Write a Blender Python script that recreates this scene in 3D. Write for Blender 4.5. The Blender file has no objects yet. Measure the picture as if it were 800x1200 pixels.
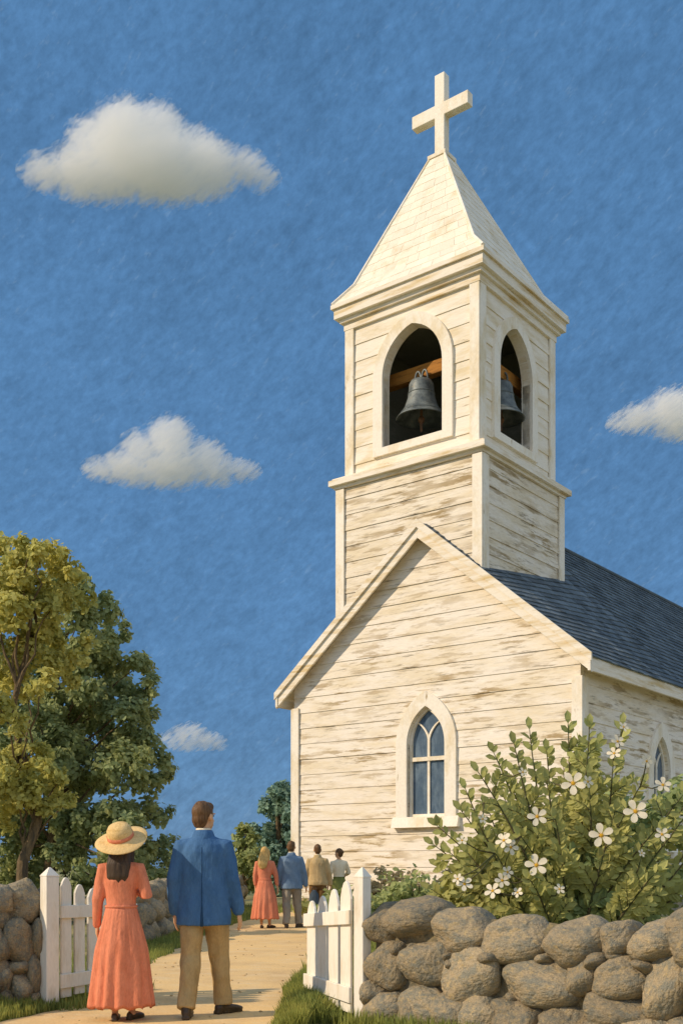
import bpy, math, random
from mathutils import Vector, Matrix, noise
random.seed(7)
R = math.radians
S = bpy.context.scene
COL = S.collection
F = 1285.0; H = 1.25; HZ = 1017.0; CX = 400.0     # focal length in photo pixels, eye height, horizon row, centre column

def at(u, v, d):                                   # photo pixel + distance -> world point
    return Vector(((u-CX)/F*d, d, H-(v-HZ)/F*d))
def hexc(h, a=1.0):
    h = h.lstrip('#'); o = []
    for i in (0, 2, 4):
        c = int(h[i:i+2], 16)/255
        o.append(c/12.92 if c <= .04045 else ((c+.055)/1.055)**2.4)
    return (o[0], o[1], o[2], a)
def nz(p, s=1.0): return noise.noise(Vector(p)*s)

# ------------------------------------------------------------------ materials
def mat(name, base, spots=(), rough=.85, bump=None, island=0.0, objr=0.0, trans=0.0, spec=.3, metal=0.0, stretch=(1,1,1), fine=0.10, fscale=30.0):
    """base colour + any number of (colour, scale, lo, hi, stretch) noise layers + fine grain + bump"""
    m = bpy.data.materials.new(name); m.use_nodes = True
    nt = m.node_tree; N = nt.nodes; L = nt.links
    bs = N['Principled BSDF']; out = N['Material Output']
    tc = N.new('ShaderNodeTexCoord')
    cur = None
    rgb = N.new('ShaderNodeRGB'); rgb.outputs[0].default_value = base; cur = rgb.outputs[0]
    def mapped(st):
        mp = N.new('ShaderNodeMapping'); mp.inputs['Scale'].default_value = st
        L.new(tc.outputs['Object'], mp.inputs['Vector']); return mp.outputs[0]
    def mixin(fac, col, typ='MIX'):
        nonlocal cur
        x = N.new('ShaderNodeMix'); x.data_type = 'RGBA'; x.blend_type = typ
        if hasattr(fac, 'links'): L.new(fac, x.inputs[0])
        else: x.inputs[0].default_value = fac
        L.new(cur, x.inputs[6])
        if hasattr(col, 'links'): L.new(col, x.inputs[7])
        else: x.inputs[7].default_value = col
        cur = x.outputs[2]
    lasth = None
    for i, (col, sc, lo, hi, st, *msk) in enumerate(spots):
        n = N.new('ShaderNodeTexNoise'); n.noise_dimensions = '4D'; n.inputs['W'].default_value = 1.7*i+len(name)
        n.inputs['Scale'].default_value = sc; n.inputs['Detail'].default_value = 6; n.inputs['Roughness'].default_value = .65
        L.new(mapped(st), n.inputs['Vector'])
        r = N.new('ShaderNodeMapRange'); r.inputs[1].default_value = lo; r.inputs[2].default_value = hi
        L.new(n.outputs['Fac'], r.inputs[0]); fac = r.outputs[0]
        if msk:                                     # wear gathers in patches
            n2 = N.new('ShaderNodeTexNoise'); n2.noise_dimensions = '4D'; n2.inputs['W'].default_value = 9+i; n2.inputs['Scale'].default_value = msk[0]; n2.inputs['Detail'].default_value = 2
            L.new(mapped((1, 1, 1.6)), n2.inputs['Vector']); r2 = N.new('ShaderNodeMapRange'); r2.inputs[1].default_value = .38; r2.inputs[2].default_value = .62; r2.inputs[3].default_value = .12; L.new(n2.outputs['Fac'], r2.inputs[0])
            mm = N.new('ShaderNodeMath'); mm.operation = 'MULTIPLY'; L.new(fac, mm.inputs[0]); L.new(r2.outputs[0], mm.inputs[1]); fac = mm.outputs[0]
        mixin(fac, col); lasth = fac
    if island:
        g = N.new('ShaderNodeNewGeometry')
        r = N.new('ShaderNodeMapRange'); r.inputs[3].default_value = 1-island; r.inputs[4].default_value = 1+island
        L.new(g.outputs['Random Per Island'], r.inputs[0])
        cb = N.new('ShaderNodeCombineColor')
        for k in range(3): L.new(r.outputs[0], cb.inputs[k])
        mixin(1.0, cb.outputs[0], 'MULTIPLY')
    if objr:
        g = N.new('ShaderNodeObjectInfo'); r = N.new('ShaderNodeMapRange'); r.inputs[3].default_value = 1-objr; r.inputs[4].default_value = 1+objr
        L.new(g.outputs['Random'], r.inputs[0]); cb = N.new('ShaderNodeCombineColor')
        for k in range(3): L.new(r.outputs[0], cb.inputs[k])
        mixin(1.0, cb.outputs[0], 'MULTIPLY')
    if fine:
        n = N.new('ShaderNodeTexNoise'); n.inputs['Scale'].default_value = fscale; n.inputs['Detail'].default_value = 3
        L.new(mapped(stretch), n.inputs['Vector'])
        r = N.new('ShaderNodeMapRange'); r.inputs[1].default_value = .3; r.inputs[2].default_value = .7
        r.inputs[3].default_value = 1-fine; r.inputs[4].default_value = 1+fine
        L.new(n.outputs['Fac'], r.inputs[0])
        cb = N.new('ShaderNodeCombineColor')
        for k in range(3): L.new(r.outputs[0], cb.inputs[k])
        mixin(1.0, cb.outputs[0], 'MULTIPLY')
    L.new(cur, bs.inputs['Base Color'])
    bs.inputs['Roughness'].default_value = rough
    bs.inputs['Specular IOR Level'].default_value = spec
    bs.inputs['Metallic'].default_value = metal
    if bump:
        n = N.new('ShaderNodeTexNoise'); n.inputs['Scale'].default_value = bump[0]; n.inputs['Detail'].default_value = 5
        L.new(mapped(stretch), n.inputs['Vector'])
        b = N.new('ShaderNodeBump'); b.inputs['Strength'].default_value = bump[1]; b.inputs['Distance'].default_value = bump[2]
        hsrc = n.outputs['Fac']
        L.new(hsrc, b.inputs['Height']); L.new(b.outputs[0], bs.inputs['Normal'])
    if trans:
        t = N.new('ShaderNodeBsdfTranslucent'); L.new(cur, t.inputs['Color'])
        x = N.new('ShaderNodeMixShader'); x.inputs[0].default_value = trans
        L.new(bs.outputs[0], x.inputs[1]); L.new(t.outputs[0], x.inputs[2]); L.new(x.outputs[0], out.inputs['Surface'])
    return m

WOOD = hexc('#9c8763'); GREYW = hexc('#8a8173')
M = {}
hs = (.6, .6, 4.6)
M['siding'] = mat('weathered_siding', hexc('#f3eadb'), [
    (hexc('#e9dbc0'), 1.1, .42, .62, (.6, .6, 3)),
    (hexc('#b09a74'), 1.3, .515, .585, hs, .5),
    (hexc('#8a7c63'), 2.1, .565, .66, (.5, .5, 6), .7)], bump=(14, .35, .02), stretch=(.5, .5, 6), fine=.07, fscale=9)
M['siding_worn'] = mat('very_weathered_siding', hexc('#f0e6d4'), [
    (hexc('#e4d5b8'), 1.1, .42, .60, (.6, .6, 3)),
    (hexc('#a8926c'), 1.3, .50, .575, hs, .6),
    (hexc('#82745c'), 2.1, .55, .65, (.5, .5, 6), .8)], bump=(14, .4, .02), stretch=(.5, .5, 6), fine=.08, fscale=9)
M['siding_clean'] = mat('belfry_siding', hexc('#f3ead9'), [
    (hexc('#e0cfac'), 1.2, .45, .65, (.6, .6, 3)),
    (hexc('#a8926c'), 1.3, .63, .70, hs)], bump=(14, .3, .02), stretch=(.5, .5, 6), fine=.06, fscale=9)
M['trim'] = mat('painted_trim', hexc('#f4ecdc'), [
    (hexc('#e0cda6'), 1.6, .48, .68, (1, 1, .5)),
    (hexc('#ab966f'), 2.3, .63, .71, (2.2, 2.2, .6))], bump=(18, .25, .012), fine=.05, fscale=14)
M['cornice'] = mat('cornice_paint', hexc('#f2e9d8'), [
    (hexc('#d8bf8e'), 1.3, .47, .66, (.5, .5, 5)),
    (hexc('#a58e62'), 1.9, .62, .70, (.4, .4, 7))], bump=(14, .25, .012), fine=.06, stretch=(.5, .5, 5), fscale=12)
M['spire'] = mat('spire_shingle_paint', hexc('#efe6d2'), [
    (hexc('#d9c6a0'), 1.4, .5, .7, (1, 1, 1)), (hexc('#b7a27a'), 5.0, .66, .74, (1, 1, 2))], island=.06, bump=(20, .3, .01), fine=.06)
M['slate'] = mat('roof_slate', hexc('#667076'), [
    (hexc('#545f66'), 1.2, .4, .62, (1, 1, 1)), (hexc('#7d7f78'), 6.0, .64, .72, (1, 1, 1))], island=.36, rough=.8, bump=(25, .4, .01), fine=.12)
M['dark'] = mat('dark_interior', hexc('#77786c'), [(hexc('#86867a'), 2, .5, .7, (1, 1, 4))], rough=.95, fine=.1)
M['beam'] = mat('bare_beam', hexc('#b27a36'), [(hexc('#7d5222'), 2.5, .5, .65, (.6, .6, 6))], bump=(14, .5, .01), stretch=(.5, .5, 6))
M['bell'] = mat('old_bronze', hexc('#7b8280'), [(hexc('#525a5c'), 3, .42, .6, (1, 1, 1)), (hexc('#8d7f63'), 7, .6, .72, (1, 1, 1))], rough=.55, metal=.25, spec=.4, bump=(30, .2, .01), fine=.14)
M['rust'] = mat('rusty_iron', hexc('#7a5a42'), [(hexc('#5a4a40'), 8, .45, .6, (1, 1, 1))], rough=.8)
g = mat('window_glass', hexc('#4f6275'), [(hexc('#6b7d8c'), 2.2, .45, .65, (2, 2, .7)), (hexc('#3c5166'), 3.0, .55, .7, (2, 2, .6))], rough=.25, spec=.5, fine=.08, fscale=12)
M['glass'] = g
M['gate'] = mat('white_gate_paint', hexc('#eee6d6'), [
    (hexc('#d9cbb0'), 3, .5, .7, (2, 2, .6)), (hexc('#a4977f'), 6, .66, .74, (3, 3, .6))], bump=(30, .3, .005), stretch=(2, 2, .5), fine=.05)
M['stone'] = mat('field_stone', hexc('#9a8a6e'), [
    (hexc('#797668'), 3.2, .42, .60, (1, 1, 1)), (hexc('#ab966e'), 5.5, .52, .66, (1, 1, 1)),
    (hexc('#5c5f58'), 9, .58, .70, (1, 1, 1)), (hexc('#a9a184'), 17, .66, .72, (1, 1, 1))], bump=(6, .6, .05), fine=.25, fscale=26, objr=.22)
M['rubble'] = mat('rubble_fill', hexc('#857654'), [(hexc('#625e50'), 6, .4, .6, (1, 1, 1)), (hexc('#8a764d'), 11, .55, .65, (1, 1, 1))], bump=(10, 1, .06), fine=.25)
M['bark'] = mat('bark', hexc('#7a6444'), [(hexc('#4b4030'), 5, .42, .6, (2, 2, .4))], bump=(12, 1, .03), stretch=(2, 2, .4), fine=.2)
M['stem'] = mat('shrub_stem', hexc('#5c5236'), [(hexc('#4a552f'), 5, .45, .6, (1, 1, 1))], bump=(30, .5, .01))
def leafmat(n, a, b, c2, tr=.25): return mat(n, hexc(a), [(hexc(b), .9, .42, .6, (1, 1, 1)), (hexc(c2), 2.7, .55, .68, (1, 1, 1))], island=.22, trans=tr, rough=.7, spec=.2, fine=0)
M['leaf_dark'] = leafmat('dark_foliage', '#a8b078', '#98a678', '#bcba74', .48)
M['leaf_gold'] = leafmat('gold_green_foliage', '#d4cc78', '#bebc6c', '#dcd27e', .48)
M['leaf_mid'] = leafmat('green_foliage', '#b2b878', '#a2ac70', '#c0be7c', .42)
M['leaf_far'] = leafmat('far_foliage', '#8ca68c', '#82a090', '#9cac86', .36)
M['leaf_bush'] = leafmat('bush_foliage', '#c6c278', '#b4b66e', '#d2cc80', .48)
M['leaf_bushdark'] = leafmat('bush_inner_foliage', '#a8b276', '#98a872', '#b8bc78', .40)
M['leaf_dry'] = leafmat('dry_foliage', '#d0bc90', '#bcae82', '#d8c698', .40)
M['blade'] = leafmat('grass_blades', '#a0a252', '#869250', '#b4ae5e', .4)
M['petal'] = mat('petal', hexc('#f8ecd0'), [(hexc('#ecdcb8'), 14, .5, .7, (1, 1, 1))], trans=.2, rough=.6, fine=.03)
M['pollen'] = mat('flower_centre', hexc('#d9a830'), [(hexc('#b07f1e'), 40, .5, .6, (1, 1, 1))])
M['ground'] = mat('lawn', hexc('#7a7848'), [(hexc('#b8a87c'), .012, .42, .56, (1, 1, 1)), (hexc('#6a7040'), .5, .4, .6, (1, 1, 1)), (hexc('#8f8a4c'), 2.2, .52, .66, (1, 1, 1)), (hexc('#566638'), 7, .56, .68, (1, 1, 1))], bump=(30, .8, .03), fine=.2)  # broad tan patches added to bounce warmer light up under the clouds
M['path'] = mat('sandy_path', hexc('#ecc688'), [(hexc('#d6b27e'), .9, .45, .65, (1, 1, 1)), (hexc('#e8c997'), 2.4, .5, .66, (1.0, 1.2, 1)),
    (hexc('#a78858'), 9, .66, .72, (.8, 1.3, 1)), (hexc('#8f7a5a'), 22, .70, .75, (.8, 1.2, 1))], bump=(40, .6, .012), fine=.08, fscale=60)
M['pebble'] = mat('pebble', hexc('#c8a878'), [(hexc('#a88f68'), 4, .45, .6, (1, 1, 1))], island=.2)
M['skin'] = mat('skin', hexc('#d9a77c'), rough=.6, fine=.04)
def cloth(n, a, b, s=9, st=(1, 1, .45)): return mat(n, hexc(a), [(hexc(b), s, .45, .66, st)], rough=.9, spec=.15, bump=(13, .6, .03), stretch=(1.4, 1.4, .5), fine=.09, fscale=70)
M['coral'] = cloth('coral_cotton', '#e08a68', '#d07a58')
M['coral2'] = cloth('light_coral_cotton', '#e08a68', '#d47c5c')
M['navy'] = cloth('blue_wool', '#4a6f98', '#3e628a')
M['navy_dark'] = cloth('dark_blue_wool', '#2c4a6c', '#26425f')
M['greyblue'] = cloth('grey_blue_wool', '#7389a0', '#667d96')
M['khaki'] = cloth('khaki_cotton', '#b79b6c', '#a2885c')
M['greytrouser'] = cloth('grey_cotton', '#9a9080', '#877f72')
M['tan'] = cloth('tan_wool', '#c4aa7c', '#b49a6c')
M['brown'] = cloth('brown_cotton', '#7a5c38', '#6b5030')
M['cream'] = cloth('cream_cotton', '#eee0c2', '#e0d0ae')
M['olive'] = cloth('olive_cotton', '#7c8046', '#6c723e')
M['leather'] = mat('dark_leather', hexc('#4a3a28'), [(hexc('#3a2d20'), 12, .45, .6, (1, 1, 1))], rough=.45, spec=.4)
M['bag'] = cloth('slate_canvas', '#4d5a66', '#434f5a')
M['straw'] = mat('straw', hexc('#e3c083'), [(hexc('#cfa866'), 16, .5, .65, (1, 1, 3))], bump=(70, .6, .008), fine=.12, fscale=80)
def hairmat(n, a, b): return mat(n, hexc(a), [(hexc(b), 26, .45, .62, (2, 2, .3))], rough=.55, spec=.35, bump=(60, .6, .01), stretch=(2, 2, .3), fine=.15)
M['hair_brown'] = hairmat('brown_hair', '#6f5130', '#54391f')
M['hair_dark'] = hairmat('dark_hair', '#4a3a28', '#382b1e')
M['hair_blond'] = hairmat('blond_hair', '#d3ac66', '#b98f4e')
M['eye'] = mat('eye', hexc('#2a2420'), rough=.3, fine=0)
M['lip'] = mat('lip', hexc('#b8705c'), rough=.5, fine=0)

# ------------------------------------------------------------------ mesh accumulator
class MB:
    def __init__(s): s.v = []; s.f = []
    def add(s, vs, fs):
        o = len(s.v); s.v += [tuple(p) for p in vs]; s.f += [tuple(i+o for i in q) for q in fs]
    def box(s, c, d, mtx=None):
        x, y, z = d[0]/2, d[1]/2, d[2]/2
        vs = [Vector((sx*x, sy*y, sz*z)) for sx in (-1, 1) for sy in (-1, 1) for sz in (-1, 1)]
        if mtx: vs = [mtx @ p for p in vs]
        s.add([p+Vector(c) for p in vs], [(0, 1, 3, 2), (4, 6, 7, 5), (0, 4, 5, 1), (2, 3, 7, 6), (0, 2, 6, 4), (1, 5, 7, 3)])
    def tube(s, pts, rad, n=10, rnd=True, ref=None):
        pts = [Vector(p) for p in pts]; rad = [(r, r) if not isinstance(r, tuple) else r for r in rad]
        if rnd:
            d0 = (pts[0]-pts[1]).normalized(); d1 = (pts[-1]-pts[-2]).normalized()
            a, b = rad[0], rad[-1]; ra, rb = min(a), min(b)
            pts = [pts[0]+d0*ra*.75, pts[0]+d0*ra*.45]+pts+[pts[-1]+d1*rb*.45, pts[-1]+d1*rb*.75]
            rad = [(a[0]*.45, a[1]*.45), (a[0]*.82, a[1]*.82)]+rad+[(b[0]*.82, b[1]*.82), (b[0]*.45, b[1]*.45)]
        vs = []; X = None
        for i, p in enumerate(pts):
            t = (pts[min(i+1, len(pts)-1)]-pts[max(i-1, 0)])
            t = t.normalized() if t.length > 1e-9 else Vector((0, 0, 1))
            if X is None:
                rf = Vector(ref) if ref else (Vector((1, 0, 0)) if abs(t.x) < .8 else Vector((0, 0, 1)))
            else: rf = X
            X = (rf-t*rf.dot(t)).normalized(); Y = t.cross(X)
            for k in range(n):
                a = 2*math.pi*k/n
                vs.append(p+X*math.cos(a)*rad[i][0]+Y*math.sin(a)*rad[i][1])
        m = len(pts); fs = [(i*n+k, i*n+(k+1) % n, (i+1)*n+(k+1) % n, (i+1)*n+k) for i in range(m-1) for k in range(n)]
        fs.append(tuple(range(n-1, -1, -1))); fs.append(tuple((m-1)*n+k for k in range(n)))
        s.add(vs, fs)
    def ell(s, c, r, mtx=None, n=14, m=9):
        vs = [Vector((0, 0, -r[2]))]; c = Vector(c)
        for i in range(1, m):
            th = math.pi*i/m-math.pi/2
            for k in range(n):
                a = 2*math.pi*k/n; vs.append(Vector((r[0]*math.cos(th)*math.cos(a), r[1]*math.cos(th)*math.sin(a), r[2]*math.sin(th))))
        vs.append(Vector((0, 0, r[2])))
        if mtx: vs = [mtx @ p for p in vs]
        fs = [(0, 1+(k+1) % n, 1+k) for k in range(n)]
        for i in range(m-2):
            for k in range(n): fs.append((1+i*n+k, 1+i*n+(k+1) % n, 1+(i+1)*n+(k+1) % n, 1+(i+1)*n+k))
        e = len(vs)-1; b = 1+(m-2)*n
        fs += [(e, b+k, b+(k+1) % n) for k in range(n)]
        s.add([p+c for p in vs], fs)
    def prism(s, poly, fn0, fn1):            # poly: list of 2-D points; fn maps a 2-D point to 3-D for back and front
        n = len(poly); a = [fn0(p) for p in poly]; b = [fn1(p) for p in poly]
        s.add(a+b, [tuple(range(n-1, -1, -1)), tuple(range(n, 2*n))]+[(i, (i+1) % n, n+(i+1) % n, n+i) for i in range(n)])
    def ring(s, outer, inner, fn0, fn1, closed=True):
        n = len(outer); e = n if closed else n-1
        vs = [fn0(p) for p in outer]+[fn0(p) for p in inner]+[fn1(p) for p in outer]+[fn1(p) for p in inner]
        fs = []
        for i in range(e):
            j = (i+1) % n
            fs += [(2*n+i, 2*n+j, 3*n+j, 3*n+i), (i, n+i, n+j, j), (i, j, 2*n+j, 2*n+i), (n+i, 3*n+i, 3*n+j, n+j)]
        s.add(vs, fs)
    def loft(s, rings, cap=True):
        n = len(rings[0]); vs = [p for r in rings for p in r]; m = len(rings)
        fs = [(i*n+k, i*n+(k+1) % n, (i+1)*n+(k+1) % n, (i+1)*n+k) for i in range(m-1) for k in range(n)]
        if cap: fs += [tuple(range(n-1, -1, -1)), tuple((m-1)*n+k for k in range(n))]
        s.add(vs, fs)
    def mesh(s, name):
        me = bpy.data.meshes.new(name); me.from_pydata(s.v, [], s.f); me.update(); return me
    def build(s, name, m, parent=None, smooth=False, fixn=True):
        me = s.mesh(name)
        if fixn:
            import bmesh
            bm = bmesh.new(); bm.from_mesh(me); bmesh.ops.recalc_face_normals(bm, faces=bm.faces); bm.to_mesh(me); bm.free()
        me.materials.append(m)
        if smooth: me.polygons.foreach_set('use_smooth', [True]*len(me.polygons))
        o = bpy.data.objects.new(name, me); COL.objects.link(o)
        if parent: o.parent = parent
        return o
    def melt(s, name, m, parent, voxel=.01, it=4, wr=0, wsc=8, wst=(1, 1, 1)):   # one continuous skin over all the pieces
        t = bpy.data.objects.new('tmp', s.mesh('tmp')); COL.objects.link(t)
        r = t.modifiers.new('r', 'REMESH'); r.mode = 'VOXEL'; r.voxel_size = voxel
        if it:
            q = t.modifiers.new('s', 'SMOOTH'); q.factor = .5; q.iterations = it
        me = bpy.data.meshes.new_from_object(t.evaluated_get(bpy.context.evaluated_depsgraph_get()))
        bpy.data.objects.remove(t)
        me.name = name
        if wr:
            nor = [v.normal.copy() for v in me.vertices]
            for v, nn in zip(me.vertices, nor):
                p = Vector((v.co.x*wst[0], v.co.y*wst[1], v.co.z*wst[2]))
                v.co += nn*(noise.noise(p*wsc)*wr+noise.noise(p*wsc*2.3)*wr*.4)
        me.materials.clear(); me.materials.append(m)
        me.polygons.foreach_set('use_smooth', [True]*len(me.polygons))
        o = bpy.data.objects.new(name, me); COL.objects.link(o); o.parent = parent
        return o

def tag(o, label=None, cat=None, group=None, kind=None):
    if label: o['label'] = label
    if cat: o['category'] = cat
    if group: o['group'] = group
    if kind: o['kind'] = kind
    return o
def thing(name, label, cat, loc=(0, 0, 0), rz=0, group=None):
    o = bpy.data.objects.new(name, None); COL.objects.link(o); o.empty_display_size = .2
    o.location = loc; o.rotation_euler = (0, 0, rz)
    return tag(o, label, cat, group)
def part(name, parent, loc=(0, 0, 0)):
    o = bpy.data.objects.new(name, None); COL.objects.link(o); o.parent = parent; o.location = loc; return o

# ------------------------------------------------------------------ camera, sun, sky
cam = bpy.data.cameras.new('camera'); co = bpy.data.objects.new('camera', cam); COL.objects.link(co)
co.location = (0, 0, H); co.rotation_euler = (R(90), 0, 0)
cam.sensor_fit = 'VERTICAL'; cam.sensor_height = 36; cam.lens = 36*F/1200
cam.shift_y = (HZ-600)/1200; cam.clip_end = 3000; S.camera = co
SUN_EL = R(33); sd = Vector((-1, -.30, 0)).normalized()
sv = Vector((sd.x*math.cos(SUN_EL), sd.y*math.cos(SUN_EL), math.sin(SUN_EL)))
sl = bpy.data.lights.new('sun', 'SUN'); so = bpy.data.objects.new('sun', sl); COL.objects.link(so)
sl.energy = 3.1; sl.angle = R(.55); sl.color = (1, .82, .61)
so.rotation_euler = sv.to_track_quat('Z', 'Y').to_euler()
W = bpy.data.worlds.new('World'); S.world = W; W.use_nodes = True
wn = W.node_tree.nodes; wl = W.node_tree.links
bg = wn['Background']; sky = wn.new('ShaderNodeTexSky'); sky.sky_type = 'NISHITA'; sky.sun_disc = False
sky.sun_elevation = SUN_EL; sky.sun_rotation = math.atan2(sd.x, sd.y)
sky.altitude = 800; sky.air_density = 1.0; sky.dust_density = 1.2; sky.ozone_density = 3.0
tc = wn.new('ShaderNodeTexCoord')
def wnode(t, **k):
    n = wn.new(t)
    for a, b in k.items(): setattr(n, a, b)
    return n
def wmap(src, rot, scale):
    a = wn.new('ShaderNodeMapping'); a.inputs['Rotation'].default_value = rot; wl.new(src, a.inputs['Vector'])
    b = wn.new('ShaderNodeMapping'); b.inputs['Scale'].default_value = scale; wl.new(a.outputs[0], b.inputs['Vector']); return b.outputs[0]
def wnoise(vec, detail, lo, hi, a, b, rough=.65):
    n = wn.new('ShaderNodeTexNoise'); n.inputs['Scale'].default_value = 1; n.inputs['Detail'].default_value = detail; n.inputs['Roughness'].default_value = rough
    wl.new(vec, n.inputs['Vector']); q = wn.new('ShaderNodeMapRange')
    for k, v in zip((1, 2, 3, 4), (lo, hi, a, b)): q.inputs[k].default_value = v
    wl.new(n.outputs['Fac'], q.inputs[0]); return q.outputs[0]
def wmath(op, a, b):
    n = wn.new('ShaderNodeMath'); n.operation = op
    for k, v in enumerate((a, b)):
        if hasattr(v, 'links'): wl.new(v, n.inputs[k])
        else: n.inputs[k].default_value = v
    return n.outputs[0]
def wmix(fac, a, b):
    n = wn.new('ShaderNodeMix'); n.data_type = 'RGBA'
    for k, v in ((0, fac), (6, a), (7, b)):
        if hasattr(v, 'links'): wl.new(v, n.inputs[k])
        else: n.inputs[k].default_value = v
    return n.outputs[2]
gen = tc.outputs['Generated']
# clear deep blue over most of the sky, faint streaks leaning up to the right, and pale fill light added out of view in the half of the sky behind the viewer
blue = wmix(.88, sky.outputs[0], (.71, 1.79, 3.50, 1))
st = wnoise(wmap(gen, (0, R(38), 0), (55, 55, 115)), 5, .3, .7, .88, 1.12)
big = wnoise(wmap(gen, (0, R(30), 0), (5, 5, 9)), 4, .35, .65, .93, 1.08)
gr = wnoise(wmap(gen, (0, R(38), 0), (150, 150, 230)), 3, .3, .7, .90, 1.10)
fl = wnoise(wmap(gen, (0, R(42), 0), (70, 70, 230)), 5, .60, .74, 0, .16)
mul = wmath('MULTIPLY', wmath('MULTIPLY', st, big), gr)
vm = wn.new('ShaderNodeVectorMath'); vm.operation = 'SCALE'; wl.new(blue, vm.inputs[0]); wl.new(mul, vm.inputs['Scale'])
tint = wmix(fl, vm.outputs[0], (3.2, 4.4, 5.6, 1))
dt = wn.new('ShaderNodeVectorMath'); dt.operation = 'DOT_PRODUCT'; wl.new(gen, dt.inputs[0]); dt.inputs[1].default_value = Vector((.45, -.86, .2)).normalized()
fillf = wn.new('ShaderNodeMapRange'); fillf.interpolation_type = 'SMOOTHSTEP'; fillf.inputs[1].default_value = -.15; fillf.inputs[2].default_value = .55; wl.new(dt.outputs['Value'], fillf.inputs[0])
fill_noise = wnoise(wmap(gen, (0, 0, 0), (3, 3, 6)), 5, .3, .7, .75, 1.0)
sky_fill = wmix(wmath('MULTIPLY', fillf.outputs[0], fill_noise), tint, (4.6, 5.4, 6.6, 1))
wl.new(sky_fill, bg.inputs['Color']); bg.inputs['Strength'].default_value = .1
S.view_settings.view_transform = 'Standard'; S.view_settings.look = 'None'; S.view_settings.gamma = 1
S.view_settings.exposure = .26
S.cycles.max_bounces = 8; S.cycles.diffuse_bounces = 4; S.cycles.transparent_max_bounces = 8

# ------------------------------------------------------------------ ground and path
def sheet(name, z, fn, m, nx, ny):
    b = MB(); b.add([Vector((*fn(i/nx, j/ny), z)) for j in range(ny+1) for i in range(nx+1)],
                    [(j*(nx+1)+i, j*(nx+1)+i+1, (j+1)*(nx+1)+i+1, (j+1)*(nx+1)+i) for j in range(ny) for i in range(nx)])
    return b.build(name, m, smooth=True)
g = sheet('ground', 0, lambda a, b: (-1500+3000*a, -300+2700*b), M['ground'], 4, 4); tag(g, kind='structure')
def path_edges(y):
    cx = 0 if y < 20 else ((y-20)/10)**2*1.1
    l = -2.50+cx*.75+.10*nz((y*1.3, 0, 3))+.05*nz((y*4, 2, 3)); r = -.42+cx*1.5+.10*nz((y*1.1, 5, 1))+.05*nz((y*4, 7, 3))
    if y < 9.6: l -= (9.6-y)*.25
    return l, r
def pfn(a, b):
    y = -4+34.5*b; l, r = path_edges(y); return (l+(r-l)*a, y)
tag(sheet('path', .012, pfn, M['path'], 12, 160), kind='structure')
pb = MB()
for i in range(150):
    y = random.uniform(8.6, 24); l, r = path_edges(y); x = random.uniform(l+.05, r-.05); s = random.uniform(.006, .017)
    pb.ell((x, y, .012+s*.25), (s*random.uniform(.8, 1.6), s, s*.6), Matrix.Rotation(random.uniform(0, 6), 3, 'Z'), 7, 5)
tag(pb.build('gravel', M['pebble'], smooth=True), kind='stuff')

# ------------------------------------------------------------------ church
CH_ROT = math.atan2(-.614, .789)
church = thing('church', 'old white clapboard church with weathered paint, square bell tower and dark slate roof', 'church', (2.265, 30.15, 0), CH_ROT)
HW = 4.66; LEN = 21.0; RISE = 1.25; YR = 6.0; EAVE = 6.62; APEX = 10.47; SL = (APEX-EAVE)/HW
EXPO = .46

def arch(w, zs, h, n=10):          # pointed arch outline from left spring over the tip to right spring; (x, z)
    k = h/w; Rr = (k*k+.25)*w; a1 = math.acos(max(-1, min(1, (Rr-w/2)/Rr)))
    pts = [(-w/2+Rr-Rr*math.cos(a1*i/n), zs+Rr*math.sin(a1*i/n)) for i in range(n+1)]
    return pts+[(-x, z) for x, z in reversed(pts[:-1])]
def arch_half(w, zs, h, z):        # half width of the opening at height z
    if z <= zs: return w/2
    k = h/w; Rr = (k*k+.25)*w; q = Rr*Rr-(z-zs)**2
    return max(0, math.sqrt(max(0, q))-(Rr-w/2))

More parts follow.
